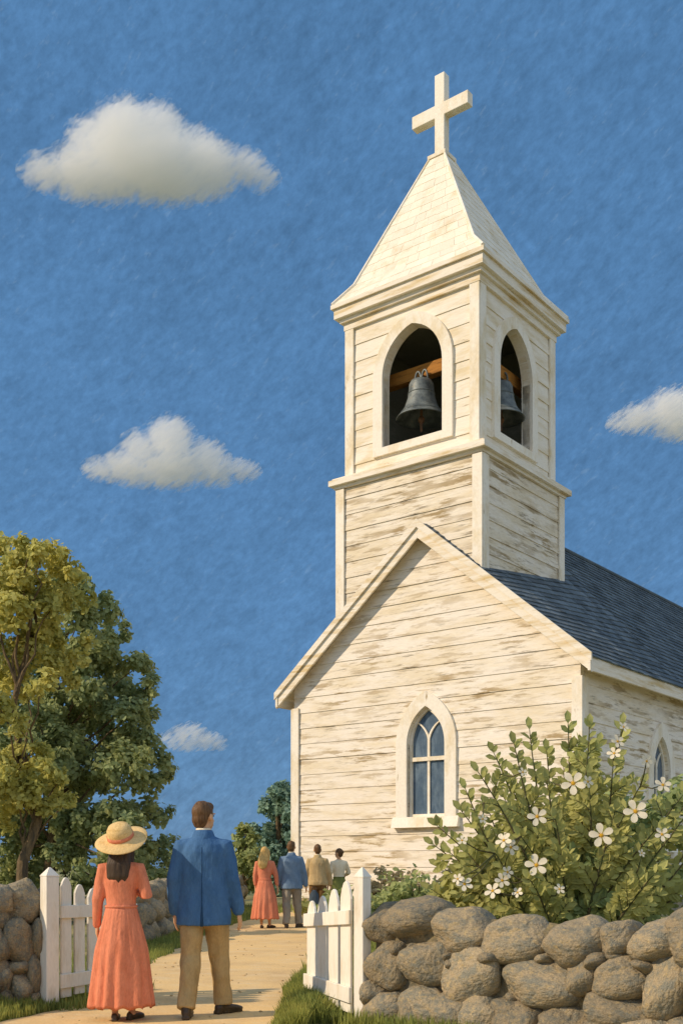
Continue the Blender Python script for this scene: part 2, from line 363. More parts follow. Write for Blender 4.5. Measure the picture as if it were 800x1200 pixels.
def clapboard(mb, x0, x1, z0, z1, fn, thick=.22, proud=.024, clip=None, hole=None, expo=EXPO, off=0.0):
    """lapped boards; fn(x, z, d) -> local point, d outwards; clip(z)->(x0,x1); hole=(cx,w,sill,spring,h)"""
    z = z0-off
    rng = random.Random(int(x0*77+z1*13))
    while z < z1-1e-4:
        za, zb = max(z, z0), min(z+expo, z1); base = z
        jit = rng.uniform(.75, 1.25)
        cuts = {za, zb}
        if hole:
            cx, w, sill, spr, hh = hole
            for q in [sill, spr, spr+hh]+[spr+hh*k/6 for k in range(1, 6)]+[spr+hh*.96]:
                if za < q < zb: cuts.add(q)
        if clip:
            for q in (EAVE,):
                if za < q < zb: cuts.add(q)
        cuts = sorted(cuts)
        dd = lambda zz: proud*jit*(1-(zz-base)/expo)
        for a, b in zip(cuts, cuts[1:]):
            b2 = b-.0015 if b == zb else b
            xa0, xa1 = clip(a) if clip else (x0, x1); xb0, xb1 = clip(b2) if clip else (x0, x1)
            quads = []
            mid = (a+b)/2
            if hole and hole[2] <= mid <= hole[3]+hole[4]:
                cx, w, sill, spr, hh = hole
                ha, hb = arch_half(w, spr, hh, a), arch_half(w, spr, hh, b)
                quads = [((xa0, a), (cx-ha, a), (cx-hb, b2), (xb0, b2)), ((cx+ha, a), (xa1, a), (xb1, b2), (cx+hb, b2))]
            else: quads = [((xa0, a), (xa1, a), (xb1, b2), (xb0, b2))]
            for q in quads:
                # split lengthwise so that the lower edge can wander a little
                n = max(1, int((q[1][0]-q[0][0])/.5))
                top = [(q[3][0]+(q[2][0]-q[3][0])*i/n, q[3][1]) for i in range(n+1)]
                bot = [(q[0][0]+(q[1][0]-q[0][0])*i/n, q[0][1]) for i in range(n+1)]
                for i in range(n):
                    pl = [bot[i], bot[i+1], top[i+1], top[i]]
                    wv = lambda p: .007*nz((p[0]*1.7, p[1]*3, 9)) if a == za else 0
                    mb.prism(pl, lambda p: fn(p[0], p[1], -thick), lambda p: fn(p[0], p[1]-(wv(p) if abs(p[1]-a) < 1e-6 else 0), dd(p[1])))
        z += expo
front = lambda x, z, d: Vector((x, -d, z))
right = lambda x, z, d: Vector((HW+d, x, z))
left = lambda x, z, d: Vector((-HW-d, x, z))
WIN = (.09, 1.24, 2.66, 4.65, 1.04)
SWIN = (5.1, 1.24, 2.0, 3.95, 1.04)
w_ = MB()
gclip = lambda z: (-HW, HW) if z <= EAVE else (-HW*(APEX-z)/(APEX-EAVE), HW*(APEX-z)/(APEX-EAVE))
clapboard(w_, -HW, HW, .35, APEX-.02, front, clip=gclip, hole=WIN)
w_.build('front_wall', M['siding'], church)
w_ = MB(); clapboard(w_, .225, LEN, .35, EAVE+.0, right, hole=SWIN)
w_.build('side_wall', M['siding'], church)
w_ = MB(); clapboard(w_, .225, LEN, .35, EAVE, left); w_.build('side_wall', M['siding_worn'], church)
w_ = MB()
backf = lambda x, z, d: Vector((x, LEN+d, z))
clapboard(w_, -HW+.225, HW-.225, .35, APEX-.02, backf, clip=lambda z: (gclip(z)[0]*.95, gclip(z)[1]*.95)); w_.build('rear_wall', M['siding_worn'], church)
w_ = MB()
w_.box((0, .15, .17), (2*HW+.12, .36, .345)); w_.box((HW-.1, LEN/2+.2, .17), (.36, LEN-.3, .345)); w_.box((-HW+.1, LEN/2+.2, .17), (.36, LEN-.3, .345)); w_.box((0, LEN-.1, .17), (2*HW-.4, .36, .345))
w_.build('foundation', M['stone'], church)
# corner boards
for sx in (-1, 1):
    b = MB(); b.box((sx*(HW-.075), -.052, 3.2), (.27, .05, 5.66)); b.box((sx*(HW+.052), .10, 3.2), (.05, .36, 5.66)); b.build('corner_board', M['trim'], church)
# frieze under the side eaves
for sx in (-1, 1):
    b = MB(); b.box((sx*(HW+.05), LEN/2+.15, EAVE-.20), (.06, LEN-.35, .30)); b.build('eave_board', M['cornice'], church)

def gothic_window(parent, hole, fn):
    cx, w, sill, spr, h = hole
    win = part('window', parent)
    sh = lambda pts: [(x+cx, z) for x, z in pts]
    fw = .36
    inner = sh([(-w/2, sill)]+arch(w, spr, h)+[(w/2, sill)])
    outer = sh([(-w/2-fw, sill)]+arch(w+2*fw, spr, h+fw*1.15)+[(w/2+fw, sill)])
    b = MB(); b.ring(outer, inner, lambda p: fn(p[0], p[1], -.14), lambda p: fn(p[0], p[1], .085), closed=False); b.build('frame', M['trim'], win)
    # inner sash
    iw = w-.012; sw = .075
    o2 = sh([(-iw/2, sill+.004)]+arch(iw, spr, h-.006)+[(iw/2, sill+.004)])
    i2 = sh([(-iw/2+sw, sill+sw)]+arch(iw-2*sw, spr, h-sw*1.3)+[(iw/2-sw, sill+sw)])
    b = MB(); b.ring(o2, i2, lambda p: fn(p[0], p[1], -.16), lambda p: fn(p[0], p[1], -.075)); b.build('sash', M['trim'], win)
    b = MB(); b.prism(sh([(-w/2+.02, sill+.02)]+arch(w-.04, spr, h-.03)+[(w/2-.02, sill+.02)]), lambda p: fn(p[0], p[1], -.15), lambda p: fn(p[0], p[1], -.135)); b.build('pane', M['glass'], win)
    # bars: rail, mullion, and two curved bars that split from the mullion
    b = MB(); rail = sill+(spr-sill)*.80
    fb = lambda pts: b.prism(sh(pts), lambda p: fn(p[0], p[1], -.13), lambda p: fn(p[0], p[1], -.085))
    bw = .035
    b.prism(sh([(-w/2+.01, rail-.055), (w/2-.01, rail-.055), (w/2-.01, rail+.055), (-w/2+.01, rail+.055)]), lambda p: fn(p[0], p[1], -.128), lambda p: fn(p[0], p[1], -.06))
    fb([(-bw, sill+sw), (bw, sill+sw), (bw, rail-.05), (-bw, rail-.05)])
    z0 = spr+.12
    fb([(-bw, rail+.05), (bw, rail+.05), (bw, z0), (-bw, z0)])
    for sgn in (-1, 1):
        pts = []
        for i in range(9):
            t = i/8; pts.append((sgn*(w*.30)*(t**1.7), z0-.02+(h*.50)*(1-(1-t)**1.25)))
        oa = [(x-bw*.9, z) for x, z in pts]; ob = [(x+bw*.9, z) for x, z in pts]
        b.ring(sh(oa), sh(ob), lambda p: fn(p[0], p[1], -.127-.001*sgn), lambda p: fn(p[0], p[1], -.088-.001*sgn), closed=False)
    b.build('glazing_bar', M['trim'], win)
    b = MB(); b.prism(sh([(-w/2-fw-.1, sill-.30), (w/2+fw+.1, sill-.30), (w/2+fw+.1, sill-.004), (-w/2-fw-.1, sill-.004)]), lambda p: fn(p[0], p[1], -.12), lambda p: fn(p[0], p[1], .10+.09*(p[1] < sill-.1)))
    b.build('sill', M['trim'], win)
    return win
gothic_window(church, WIN, front); gothic_window(church, SWIN, right)

# nave roof: deck + shingle courses
def shingles(mb, A, B, C, D, course, width, th, rng, lift=.03, gap=.012):
    """A-B lower edge, D-C upper edge, seen from outside"""
    A, B, C, D = map(Vector, (A, B, C, D)); nrm = (B-A).cross(D-A).normalized()
    n = max(1, round(((A+B)/2-(C+D)/2).length/course))
    for i in range(n):
        t0, t1 = i/n, min(1, (i+1.12)/n)
        l0, r0 = A.lerp(D, t0), B.lerp(C, t0); l1, r1 = A.lerp(D, t1), B.lerp(C, t1)
        m = max(1, round((r0-l0).length/width)); off = rng.random()
        ks = [0]+[(k+off)/m for k in range(m)]+[1]; ks = sorted(set(k for k in ks if 0 <= k <= 1))
        for a, b in zip(ks, ks[1:]):
            if b-a < .15/m: continue
            g = gap/max(.05, (r0-l0).length); b2 = b-g
            up = nrm*(lift+rng.uniform(0, th*.7)); up1 = nrm*.004; dn = (l0-l1)*rng.uniform(0, .09)
            q = [l0.lerp(r0, a)+dn, l0.lerp(r0, b2)+dn, l1.lerp(r1, b2), l1.lerp(r1, a)]
            t = [q[0]+up, q[1]+up, q[2]+up1, q[3]+up1]
            bt = [q[0]+nrm*.001, q[1]+nrm*.001]
            mb.add(t+bt, [(0, 1, 2, 3), (4, 5, 1, 0), (0, 3, 4), (1, 5, 2)])
OVF = .31; OVS = .42
ZE = EAVE-OVS*SL; RT = .16
ro = part('roof', church)
for sx in (-1, 1):
    b = MB()
    y0, y1 = -OVF+.04, LEN+.4
    b.loft([[Vector((0, y, APEX+dz+.004)), Vector((sx*(HW+OVS), y, ZE+.004)), *[Vector((sx*(HW+OVS)*(1-j/10), y, ZE+RT-.03+(APEX+dz+.02-ZE)*j/10)) for j in range(11)]] for y, dz in [(y0+(YR-y0)*i/24, RISE*i/24) for i in range(25)]+[(y1, RISE)]])
    b.build('roof_deck', M['cornice'], ro)
    b = MB(); e = sx*(HW+OVS+.04); zt = ZE+RT+.002-.04*SL; top = APEX+RT+.022
    P0, P1, P2 = (e, y0-.05, zt), (e, YR, zt), (e, y1, zt); T0, T1, T2 = (0, y0-.05, top), (0, YR, top+RISE), (0, y1, top+RISE)
    if sx > 0: shingles(b, P0, P1, T1, T0, .26, .34, .02, random.Random(3)); shingles(b, P1, P2, T2, T1, .26, .34, .02, random.Random(5))
    else: shingles(b, P1, P0, T0, T1, .26, .34, .02, random.Random(4)); shingles(b, P2, P1, T1, T2, .26, .34, .02, random.Random(6))
    b.build('slate_covering', M['slate'], ro)
    # bargeboard on the gable, and its crown moulding
    b = MB(); q = .38
    pr = [(sx*.001, APEX+RT+.01), (sx*(HW+OVS+.02), ZE+RT-.01), (sx*(HW+OVS+.02), ZE+RT-.01-q), (sx*.001, APEX+RT+.01-q*1.02)]
    b.prism(pr, lambda p: Vector((p[0], -OVF+.038, p[1])), lambda p: Vector((p[0], -OVF-.03, p[1])))
    pr = [(sx*.001, APEX+RT+.13), (sx*(HW+OVS+.05), ZE+RT+.075), (sx*(HW+OVS+.05), ZE+RT-.13), (sx*.001, APEX+RT-.10)]
    b.prism(pr, lambda p: Vector((p[0], -OVF-.032, p[1])), lambda p: Vector((p[0], -OVF-.09, p[1])))
    b.build('bargeboard', M['cornice'], church)
    b = MB()     # fascia along the eave
    b.box((sx*(HW+OVS-.02), LEN/2, ZE-.03), (.07, LEN+.75, .34)); b.build('fascia', M['cornice'], church)
b = MB(); b.tube([(0, YR-1, APEX+RISE+RT-.1), (0, YR, APEX+RISE+RT+.07), (0, LEN+.4, APEX+RISE+RT+.07)], [.07, .07, .07], 8, False); b.build('ridge_cap', M['slate'], ro)

# tower
def stage(name, parent, xl, xr, y0, dep, z0, z1, m, holes=(None, None), expo=EXPO, thick=.22):
    b = MB(); off = .13
    fF = lambda x, z, d: Vector((x, y0-d, z)); fR = lambda x, z, d: Vector((xr+d, x, z)); fL = lambda x, z, d: Vector((xl-d, x, z)); fB = lambda x, z, d: Vector((x, y0+dep+d, z))
    clapboard(b, xl, xr, z0, z1, fF, thick=thick, hole=holes[0], off=off, expo=expo)
    clapboard(b, y0+thick+.005, y0+dep, z0, z1, fR, thick=thick, hole=holes[1], off=off, expo=expo)
    clapboard(b, y0+thick+.005, y0+dep, z0, z1, fL, thick=thick, off=off, expo=expo)
    clapboard(b, xl+thick+.005, xr-thick-.005, z0, z1, fB, thick=thick, off=off, expo=expo)
    b.build(name, m, parent)
    for (cx, cy, ex, ey) in ((xl, y0, -1, -1), (xr, y0, 1, -1), (xr, y0+dep, 1, 1), (xl, y0+dep, -1, 1)):
        b = MB(); wd = .30
        b.box((cx-ex*(wd/2-.06), cy+ey*.052, (z0+z1)/2), (wd, .05, z1-z0-.004)); b.box((cx+ex*.052, cy-ey*(wd/2-.027), (z0+z1)/2), (.05, wd, z1-z0-.004))
        b.build('corner_board', M['trim'], parent)
    return fF, fR
def cornice(name, parent, xl, xr, y0, dep, layers, m):
    b = MB()
    for o, za, zb in layers: b.box(((xl+xr)/2, y0+dep/2, (za+zb)/2), (xr-xl+2*o, dep+2*o, zb-za))
    return b.build(name, m, parent)
tow = part('tower', church)
LX0, LX1, LY, LD = -3.07, 1.74, .13, 4.68
UX0, UX1, UY, UD = -2.87, 1.54, .32, 4.28
stage('lower_stage_wall', tow, LX0, LX1, LY, LD, 6.6, 12.30, M['siding_worn'])
cornice('string_course', tow, LX0, LX1, LY, LD, [(.10, 12.31, 12.40), (.22, 12.402, 12.56), (.14, 12.562, 12.62)], M['cornice'])
FH = (-.57, 2.02, 13.25, 15.22, 1.27); RH = (UY+1.93, 1.85, 13.25, 15.22, 1.22)
fF, fR = stage('belfry_wall', tow, UX0, UX1, UY, UD, 12.63, 17.18, M['siding_clean'], (FH, RH), expo=.50)
cornice('cornice', tow, UX0, UX1, UY, UD, [(.09, 16.98, 17.19), (.18, 17.192, 17.30), (.30, 17.302, 17.58), (.37, 17.582, 17.70)], M['cornice'])
for hole, fn in ((FH, fF), (RH, fR)):
    cx, w, sill, spr, h = hole; fw = .33; sh = lambda pts: [(x+cx, z) for x, z in pts]
    inner = sh([(w/2, sill), (-w/2, sill)]+arch(w, spr, h)+[(w/2, spr-.5)])
    outer = sh([(w/2+fw, sill-.22), (-w/2-fw, sill-.22)]+arch(w+2*fw, spr, h+fw)+[(w/2+fw, spr-.5)])
    b = MB(); b.ring(outer, inner, lambda p: fn(p[0], p[1], -.26), lambda p: fn(p[0], p[1], .10)); b.build('arch_frame', M['trim'], tow)
# dark boarded inside of the belfry: floor, ceiling, back and blind side
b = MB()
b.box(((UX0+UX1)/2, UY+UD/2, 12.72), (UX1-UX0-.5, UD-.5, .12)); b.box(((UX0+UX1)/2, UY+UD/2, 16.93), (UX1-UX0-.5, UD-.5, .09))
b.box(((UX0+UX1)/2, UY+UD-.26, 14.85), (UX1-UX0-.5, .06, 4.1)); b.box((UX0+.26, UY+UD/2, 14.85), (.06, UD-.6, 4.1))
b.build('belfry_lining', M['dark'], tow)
BZ = 15.50
b = MB(); b.box(((UX0+UX1)/2, UY+.85, BZ), (UX1-UX0-.52, .26, .36)); b.build('bell_beam', M['beam'], tow)
b = MB(); b.box((UX1-.62, UY+UD/2+.35, BZ-.02), (.24, UD-1.3, .36)); b.build('bell_beam', M['beam'], tow)
# spire
sp = part('spire', church)
ax, ay = (UX0+UX1)/2-.30, UY+UD/2-.05; ZT = 22.3; o = .33; tq = .26
base = [(UX0-o, UY-o), (UX1+o, UY-o), (UX1+o, UY+UD+o), (UX0-o, UY+UD+o)]
kx = .80
mid = [(ax+(x-ax)*kx, ay+(y-ay)*kx) for x, y in base]
topq = [(ax-tq, ay-tq), (ax+tq, ay-tq), (ax+tq, ay+tq), (ax-tq, ay+tq)]
b = MB(); zb, zm = 17.705, 18.35
for i in range(4):
    j = (i+1) % 4
    shingles(b, (*base[i], zb), (*base[j], zb), (*mid[j], zm), (*mid[i], zm), .34, .4, .008, random.Random(20+i), .010, .005)
    shingles(b, (*mid[i], zm), (*mid[j], zm), (*topq[j], ZT), (*topq[i], ZT), .34, .4, .008, random.Random(30+i), .010, .005)
b.build('spire_shingles', M['spire'], sp, fixn=False)
b = MB(); cv = [[Vector((*p, z)) for p in q] for q, z in ((base, zb), (mid, zm), (topq, ZT))]
b.loft(cv); b.build('spire_core', M['spire'], sp)
b = MB()
for i in range(4):
    b.tube([(*base[i], zb+.02), (*mid[i], zm+.02), (*topq[i], ZT)], [.06, .055, .045], 6, False)
b.build('hip_ridge', M['trim'], sp)
# cross
cr = MB(); cz = ZT-.1; bw = .17
pl = [(-bw, cz), (bw, cz), (bw, cz+1.35), (.98, cz+1.35), (.98, cz+1.73), (bw, cz+1.73), (bw, cz+2.62), (-bw, cz+2.62), (-bw, cz+1.73), (-.98, cz+1.73), (-.98, cz+1.35), (-bw, cz+1.35)]
cr.prism(pl, lambda p: Vector((ax+p[0], ay+.14, p[1])), lambda p: Vector((ax+p[0], ay-.14, p[1])))
co_ = cr.build('cross', M['trim'], sp)
bv = co_.modifiers.new('bevel', 'BEVEL'); bv.width = .02; bv.segments = 2
b = MB(); b.box((ax, ay, ZT+.04), (.62, .62, .10)); b.build('spire_cap', M['trim'], sp)

# bells
def make_bell(label, p, s):
    t = thing('church_bell', label, 'bell', church_to_world(p), CH_ROT, 'bells in the belfry')
    prof = [(0, .98), (.16, .98), (.24, .94), (.28, .86), (.29, .70), (.32, .50), (.38, .30), (.48, .12), (.56, .03), (.58, 0), (.54, 0), (.46, .08), (.35, .28), (.27, .55), (.22, .80), (0, .86)]
    n = 32; b = MB(); b.loft([[Vector((r*1.1*s*math.cos(2*math.pi*k/n), r*1.1*s*math.sin(2*math.pi*k/n), z*s-1.0*s)) for k in range(n)] for r, z in [(max(r, .001), z) for r, z in prof]])
    for z, r in ((.14, .518), (.62, .335)):
        pts = [Vector((r*s*math.cos(2*math.pi*k/24), r*s*math.sin(2*math.pi*k/24), (z-1)*s)) for k in range(25)]
        b.tube(pts, [.014*s]*25, 6, False)
    b.build('bell_body', M['bell'], t, True)
    b = MB(); b.tube([(0, 0, -.3*s), (0, 0, -.95*s)], [.03*s, .035*s]); b.ell((0, 0, -1.02*s), (.085*s, .085*s, .1*s)); b.tube([(0, 0, -1.05*s), (0, 0, -1.3*s)], [.045*s, .03*s]); b.build('clapper', M['rust'], t, True)
    for q in (-1, 1):
        b = MB(); b.tube([(q*.10*s+.09*s*math.cos(a), 0, -.03*s+.24*s*math.sin(a)) for a in [math.pi*i/10 for i in range(11)]], [.028*s]*11, 8, False); b.build('canon_loop', M['bell'], t, True)
    return t
def church_to_world(p):
    return Matrix.Rotation(CH_ROT, 4, 'Z') @ Vector(p)+Vector((2.265, 30.15, 0))
make_bell('grey bronze bell hanging from the timber beam in the sunlit front arch', (-.70, UY+.60, 15.20), 1.14)
make_bell('dim bell hanging behind the shaded narrow side arch of the belfry', (UX1-.62, UY+2.30, 15.28), 1.08)

# ------------------------------------------------------------------ stone walls
def stone_mesh(rng, k):
    b = MB(); b.ell((0, 0, 0), (1, 1, 1), None, 22, 14)
    o = Vector((rng.random()*90, rng.random()*90, k*7.3)); vs = []
    e = rng.uniform(.78, .96)
    pl = [Vector((rng.uniform(-1, 1), rng.uniform(-1, 1), rng.uniform(-1, 1))).normalized() for _ in range(7)]
    for v in b.v:
        v = Vector(v)
        v = Vector([math.copysign(abs(c)**e, c) for c in v])
        for q in pl:
            d = v.dot(q)-.80
            if d > 0: v -= q*d*.75
        v *= 1+.20*noise.noise(v*1.0+o)+.07*noise.noise(v*2.3+o)+.03*noise.noise(v*6+o)
        vs.append(tuple(v))
    b.v = vs; me = b.mesh('stone'); me.materials.append(M['stone']); me.polygons.foreach_set('use_smooth', [True]*len(me.polygons)); return me
srng = random.Random(11)
STONES = [stone_mesh(srng, k) for k in range(14)]
def put_stone(parent, p, dx, dz, dy, ang, rng):
    o = bpy.data.objects.new('stone', STONES[rng.randrange(len(STONES))]); COL.objects.link(o); o.parent = parent
    o.location = p; o.scale = (dx/2*1.2, dy/2, dz/2*1.19); o.rotation_euler = (rng.uniform(-.15, .15), rng.uniform(-.2, .2), ang+rng.choice((0, math.pi))+rng.uniform(-.2, .2))
    return o
def core(parent, pts, h0, h1, th, nrm):
    b = MB(); n = len(pts)-1
    b.loft([[Vector((p[0]+nrm[0]*s*th/2*(k2), p[1]+nrm[1]*s*th/2*(k2), z)) for s, z, k2 in ((-1, 0, 1), (1, 0, 1), (1, hh*.6, 1), (1, hh*.92, .8), (0, hh, .5), (-1, hh*.92, .8), (-1, hh*.6, 1))] for p, hh in zip(pts, [h0+(h1-h0)*i/n for i in range(n+1)])])
    # roughen
    b.v = [tuple(Vector(v)+Vector((nz(v, 5), nz((v[1], v[2], v[0]), 5), nz((v[2], v[0], v[1]), 5)))*.03) for v in b.v]
    return b.build('rubble_fill', M['rubble'], parent)
A0 = Vector((.26, 8.62)); B0 = Vector((2.35, 6.75)); wd = (B0-A0).normalized(); wn_ = Vector((wd.y, -wd.x))   # normal to the camera side
if wn_.y > 0: wn_ = -wn_
wall_r = thing('stone_wall', 'rough boulder wall in the right foreground below the flowering bush', 'stone wall', (A0.x, A0.y, 0))
def on_wall(u, A, d):
    k = (u-CX)/F; t = (k*A.y-A.x)/(d.x-k*d.y); p = A+d*t; return p, t
rr = random.Random(5); angr = math.atan2(wd.y, wd.x)
L0 = Vector((A0.x, A0.y, 0))
SR = [(477, 1073, 60, 44), (534, 1086, 66, 44), (600, 1096, 70, 50), (671, 1101, 66, 52), (721, 1097, 36, 38), (767, 1100, 64, 48), (443, 1078, 28, 42),
      (452, 1125, 38, 52), (498, 1125, 52, 50), (553, 1139, 68, 54), (631, 1148, 80, 48), (686, 1142, 32, 34), (729, 1140, 60, 44), (783, 1153, 46, 66),
      (463, 1175, 36, 34), (505, 1177, 58, 48), (556, 1179, 44, 46), (604, 1188, 58, 44), (657, 1189, 46, 34), (719, 1183, 78, 48), (440, 1160, 22, 30), (440, 1195, 24, 34), (577, 1115, 24, 18), (703, 1122, 20, 18), (760, 1128, 22, 16)]
for u, v, w, h in SR:
    p, t = on_wall(u, A0, wd); sc = p.y/F; z = H-(v-HZ)*sc-.035
    cosang = abs(wd.x*1-wd.y*(u-CX)/F*1)
    q = Vector((p.x, p.y, z))-L0
    q += Vector((-wn_.x, -wn_.y, 0))*(.12 if v < 1110 else .04)
    put_stone(wall_r, q, w*sc/cosang*1.02, h*sc*1.05, .50 if v < 1110 else .40, angr, rr)
for k in range(34):                                 # small wedged stones in the joints
    u = rr.uniform(438, 800); v = rr.choice((1108, 1162, 1130, 1200))+rr.uniform(-8, 8); p, t = on_wall(u, A0, wd); sc = p.y/F
    put_stone(wall_r, Vector((p.x, p.y, H-(v-HZ)*sc))-L0, rr.uniform(14, 26)*sc, rr.uniform(11, 20)*sc, .26, angr, rr).location += Vector((-wn_.x, -wn_.y, 0))*.05
# lower courses (mostly under the frame) and the run beyond the right edge
for k in range(9):
    p = A0+wd*(.15+k*.31); put_stone(wall_r, (p.x-L0.x, p.y-L0.y, .12+.02*rr.random()), .36, .30, .4, angr, rr)
for k in range(6):
    for j, z in enumerate((.82, .52, .2)):
        p = A0+wd*(2.72+k*.40+.1*j); put_stone(wall_r, (p.x-L0.x, p.y-L0.y, z+.04*rr.random()), .46, .34, .45, angr, rr)
core(wall_r, [(wd.x*i*.2-wn_.x*.17, wd.y*i*.2-wn_.y*.17) for i in range(26)], .90, .78, .34, (wn_.x, wn_.y))
# left wall beside the left post
wall_l = thing('stone_wall', 'short stretch of boulder wall at the left edge beside the white post', 'stone wall', (-2.72, 9.78, 0))
SLs = [(25, 1058, 46, 42), (24, 1103, 34, 48), (2, 1076, 20, 34), (43, 1100, 16, 40), (22, 1134, 26, 18), (25, 1158, 32, 36), (3, 1112, 20, 34), (3, 1146, 22, 34), (43, 1140, 16, 42), (45, 1062, 14, 34), (-12, 1058, 44, 40), (-15, 1100, 40, 42), (-14, 1145, 44, 44), (44, 1170, 16, 24), (8, 1172, 26, 24),
       (-52, 1062, 44, 40), (-52, 1102, 42, 44), (-54, 1145, 44, 44), (-95, 1062, 44, 40), (-95, 1102, 42, 44), (-96, 1145, 44, 44)]
for u, v, w, h in SLs:
    d = 9.80-(47-u)*.004; p = at(u, v, d); put_stone(wall_l, p-Vector((-2.72, 9.78, 0))+Vector((0, .08 if v < 1080 else 0, 0)), w*d/F, h*d/F*1.05, .42, .3, rr)
core(wall_l, [(.02-i*.2, .24) for i in range(8)], .92, .92, .30, (.0, 1))
# long low wall along the left side of the path
wall_f = thing('stone_wall', 'long low stone wall running back along the grassy left edge of the path', 'stone wall', (-3.35, 16, 0))
for k in range(31):
    for j, z in enumerate((.15, .48, .78)):
        put_stone(wall_f, (rr.uniform(-.05, .08)-.12*(j == 2), k*.66+.33*(j % 2)+rr.uniform(-.08, .08), z), rr.uniform(.58, .78), rr.uniform(.36, .44), .5, math.pi/2, rr)
core(wall_f, [(-.1, i*.8) for i in range(27)], .80, .80, .36, (1, 0))

# ------------------------------------------------------------------ gate
def gate_post(label, u, d, wdt, rz):
    x = (u-CX)/F*d
    t = thing('gate_post', label, 'gate post', (x, d, 0), rz, 'white gate posts')
    b = MB(); h = wdt/2; z1 = 1.17
    b.loft([[Vector((sx*h*k, sy*h*k, z)) for sx, sy in ((-1, -1), (1, -1), (1, 1), (-1, 1))] for k, z in ((1, -.1), (1, .4), (1, .8), (1, z1))]); o_ = b.build('shaft', M['gate'], t)
    bv = o_.modifiers.new('bevel', 'BEVEL'); bv.width = .006; bv.segments = 2
    b = MB(); b.loft([[Vector((sx*h*k, sy*h*k, z)) for sx, sy in ((-1, -1), (1, -1), (1, 1), (-1, 1))] for k, z in ((1.0, z1+.001), (1.03, z1+.012), (.12, z1+.085))]); b.build('cap', M['gate'], t)
    return t
gate_post('white pointed gate post against the left boulder wall', 58.5, 9.66, .122, R(42))
gate_post('white pointed gate post at the end of the right boulder wall', 424.5, 8.62, .098, R(47))
def gate_leaf(label, p0, p1, tops, wid, drop, side=-1):
    p0 = Vector(p0); p1 = Vector(p1); L = (p1-p0).length; ang = math.atan2(p1.y-p0.y, p1.x-p0.x)
    t = thing('picket_gate', label, 'gate', (p0.x, p0.y, 0), ang, 'open picket gate leaves')
    n = len(tops); pit = L/n
    for i, zt in enumerate(tops):
        xc = pit*(i+.55); w = wid/2; zb = .09+.012*(i % 2)
        pl = [(xc-w, zb), (xc+w, zb), (xc+w, zt-w*1.15), (xc+w*.72, zt-w*.55), (xc+w*.35, zt-w*.12), (xc, zt), (xc-w*.35, zt-w*.12), (xc-w*.72, zt-w*.55), (xc-w, zt-w*1.15)]
        b = MB(); b.prism(pl, lambda p: Vector((p[0], -side*.024, p[1])), lambda p: Vector((p[0], side*.001, p[1])))
        o_ = b.build('picket', M['gate'], t); bv = o_.modifiers.new('bevel', 'BEVEL'); bv.width = .004; bv.segments = 1
    for (z0, z1, hh) in ((.86, .86-drop, .115), (.24, .24, .125)):
        b = MB(); pl = [(0, z0-hh/2), (L, z1-hh/2), (L, z1+hh/2), (0, z0+hh/2)]
        b.prism(pl, lambda p: Vector((p[0], side*.0015, p[1])), lambda p: Vector((p[0], side*.030, p[1])))
        o_ = b.build('rail', M['gate'], t); bv = o_.modifiers.new('bevel', 'BEVEL'); bv.width = .004; bv.segments = 1
    return t
gate_leaf('white picket gate leaf in shade, opening inward behind the woman in the straw hat', (-2.50, 9.72), (-2.04, 10.85), (1.165, 1.10, 1.06, 1.03, 1.01, 1.00), .145, .02)
gate_leaf('sunlit white picket gate leaf opening inward from the right post', (.085, 8.68), (-.315, 9.86), (1.145, 1.075, 1.01, .96), .245, .08, 1)

# ------------------------------------------------------------------ foliage
class Leaves:
    def __init__(s): s.v = []; s.f = []
    def leaf(s, p, d, nrm, ln, w):
        d = d.normalized(); x = d.cross(nrm)
        x = x.normalized() if x.length > 1e-6 else Vector((1, 0, 0)); up = x.cross(d)
        o = len(s.v)
        for a, b, c in ((0, 0, 0), (.3, .42, .03), (.7, .5, .02), (1, .0, -.04), (.7, -.5, .02), (.3, -.42, .03)):
            q = p+d*(a*ln)+x*(b*w)+up*(c*ln*2); s.v.append((q.x, q.y, q.z))
        s.f.append((o, o+1, o+2, o+3, o+4, o+5))
    def clump(s, c, r, n, size, rng, sq=(1, 1, .9)):
        sub = [Vector((rng.gauss(0, 1), rng.gauss(0, 1), rng.gauss(0, 1))).normalized()*rng.uniform(.45, .85) for _ in range(7)]
        for _ in range(n):
            q = sub[rng.randrange(7)]+Vector((rng.gauss(0, 1), rng.gauss(0, 1), rng.gauss(0, 1))).normalized()*.36*rng.uniform(.5, 1.15)
            v = Vector((q.x*sq[0], q.y*sq[1], q.z*sq[2])); p = c+v*r
            nn = (q+Vector((rng.gauss(0, .5), rng.gauss(0, .5), rng.gauss(0, .5)+.3))).normalized()
            d = Vector((rng.gauss(0, 1), rng.gauss(0, 1), rng.gauss(0, 1)-.2)); d = d-nn*d.dot(nn)
            k = size*rng.uniform(.7, 1.35); s.leaf(p, d, nn, k, k*.62)
    def build(s, name, m, parent=None):
        me = bpy.data.meshes.new(name); me.from_pydata(s.v, [], s.f); me.update(); me.materials.append(m)
        o = bpy.data.objects.new(name, me); COL.objects.link(o)
        if parent: o.parent = parent
        return o
def limb(b, p0, p1, r0, r1, rng, n=6, sag=.08):
    p0 = Vector(p0); p1 = Vector(p1); L = (p1-p0).length; pts = []; rad = []
    o = [Vector((rng.gauss(0, 1), rng.gauss(0, 1), rng.gauss(0, .5)))*L*(.035 if r0 < .1 else .018) for _ in range(n+1)]
    for i in range(n+1):
        t = i/n; p = p0.lerp(p1, t)+Vector((0, 0, math.sin(t*math.pi)*L*sag))+(o[i] if 0 < i < n else Vector())
        pts.append(p); rad.append(r0+(r1-r0)*t)
    b.tube(pts, rad, 8, True); return pts
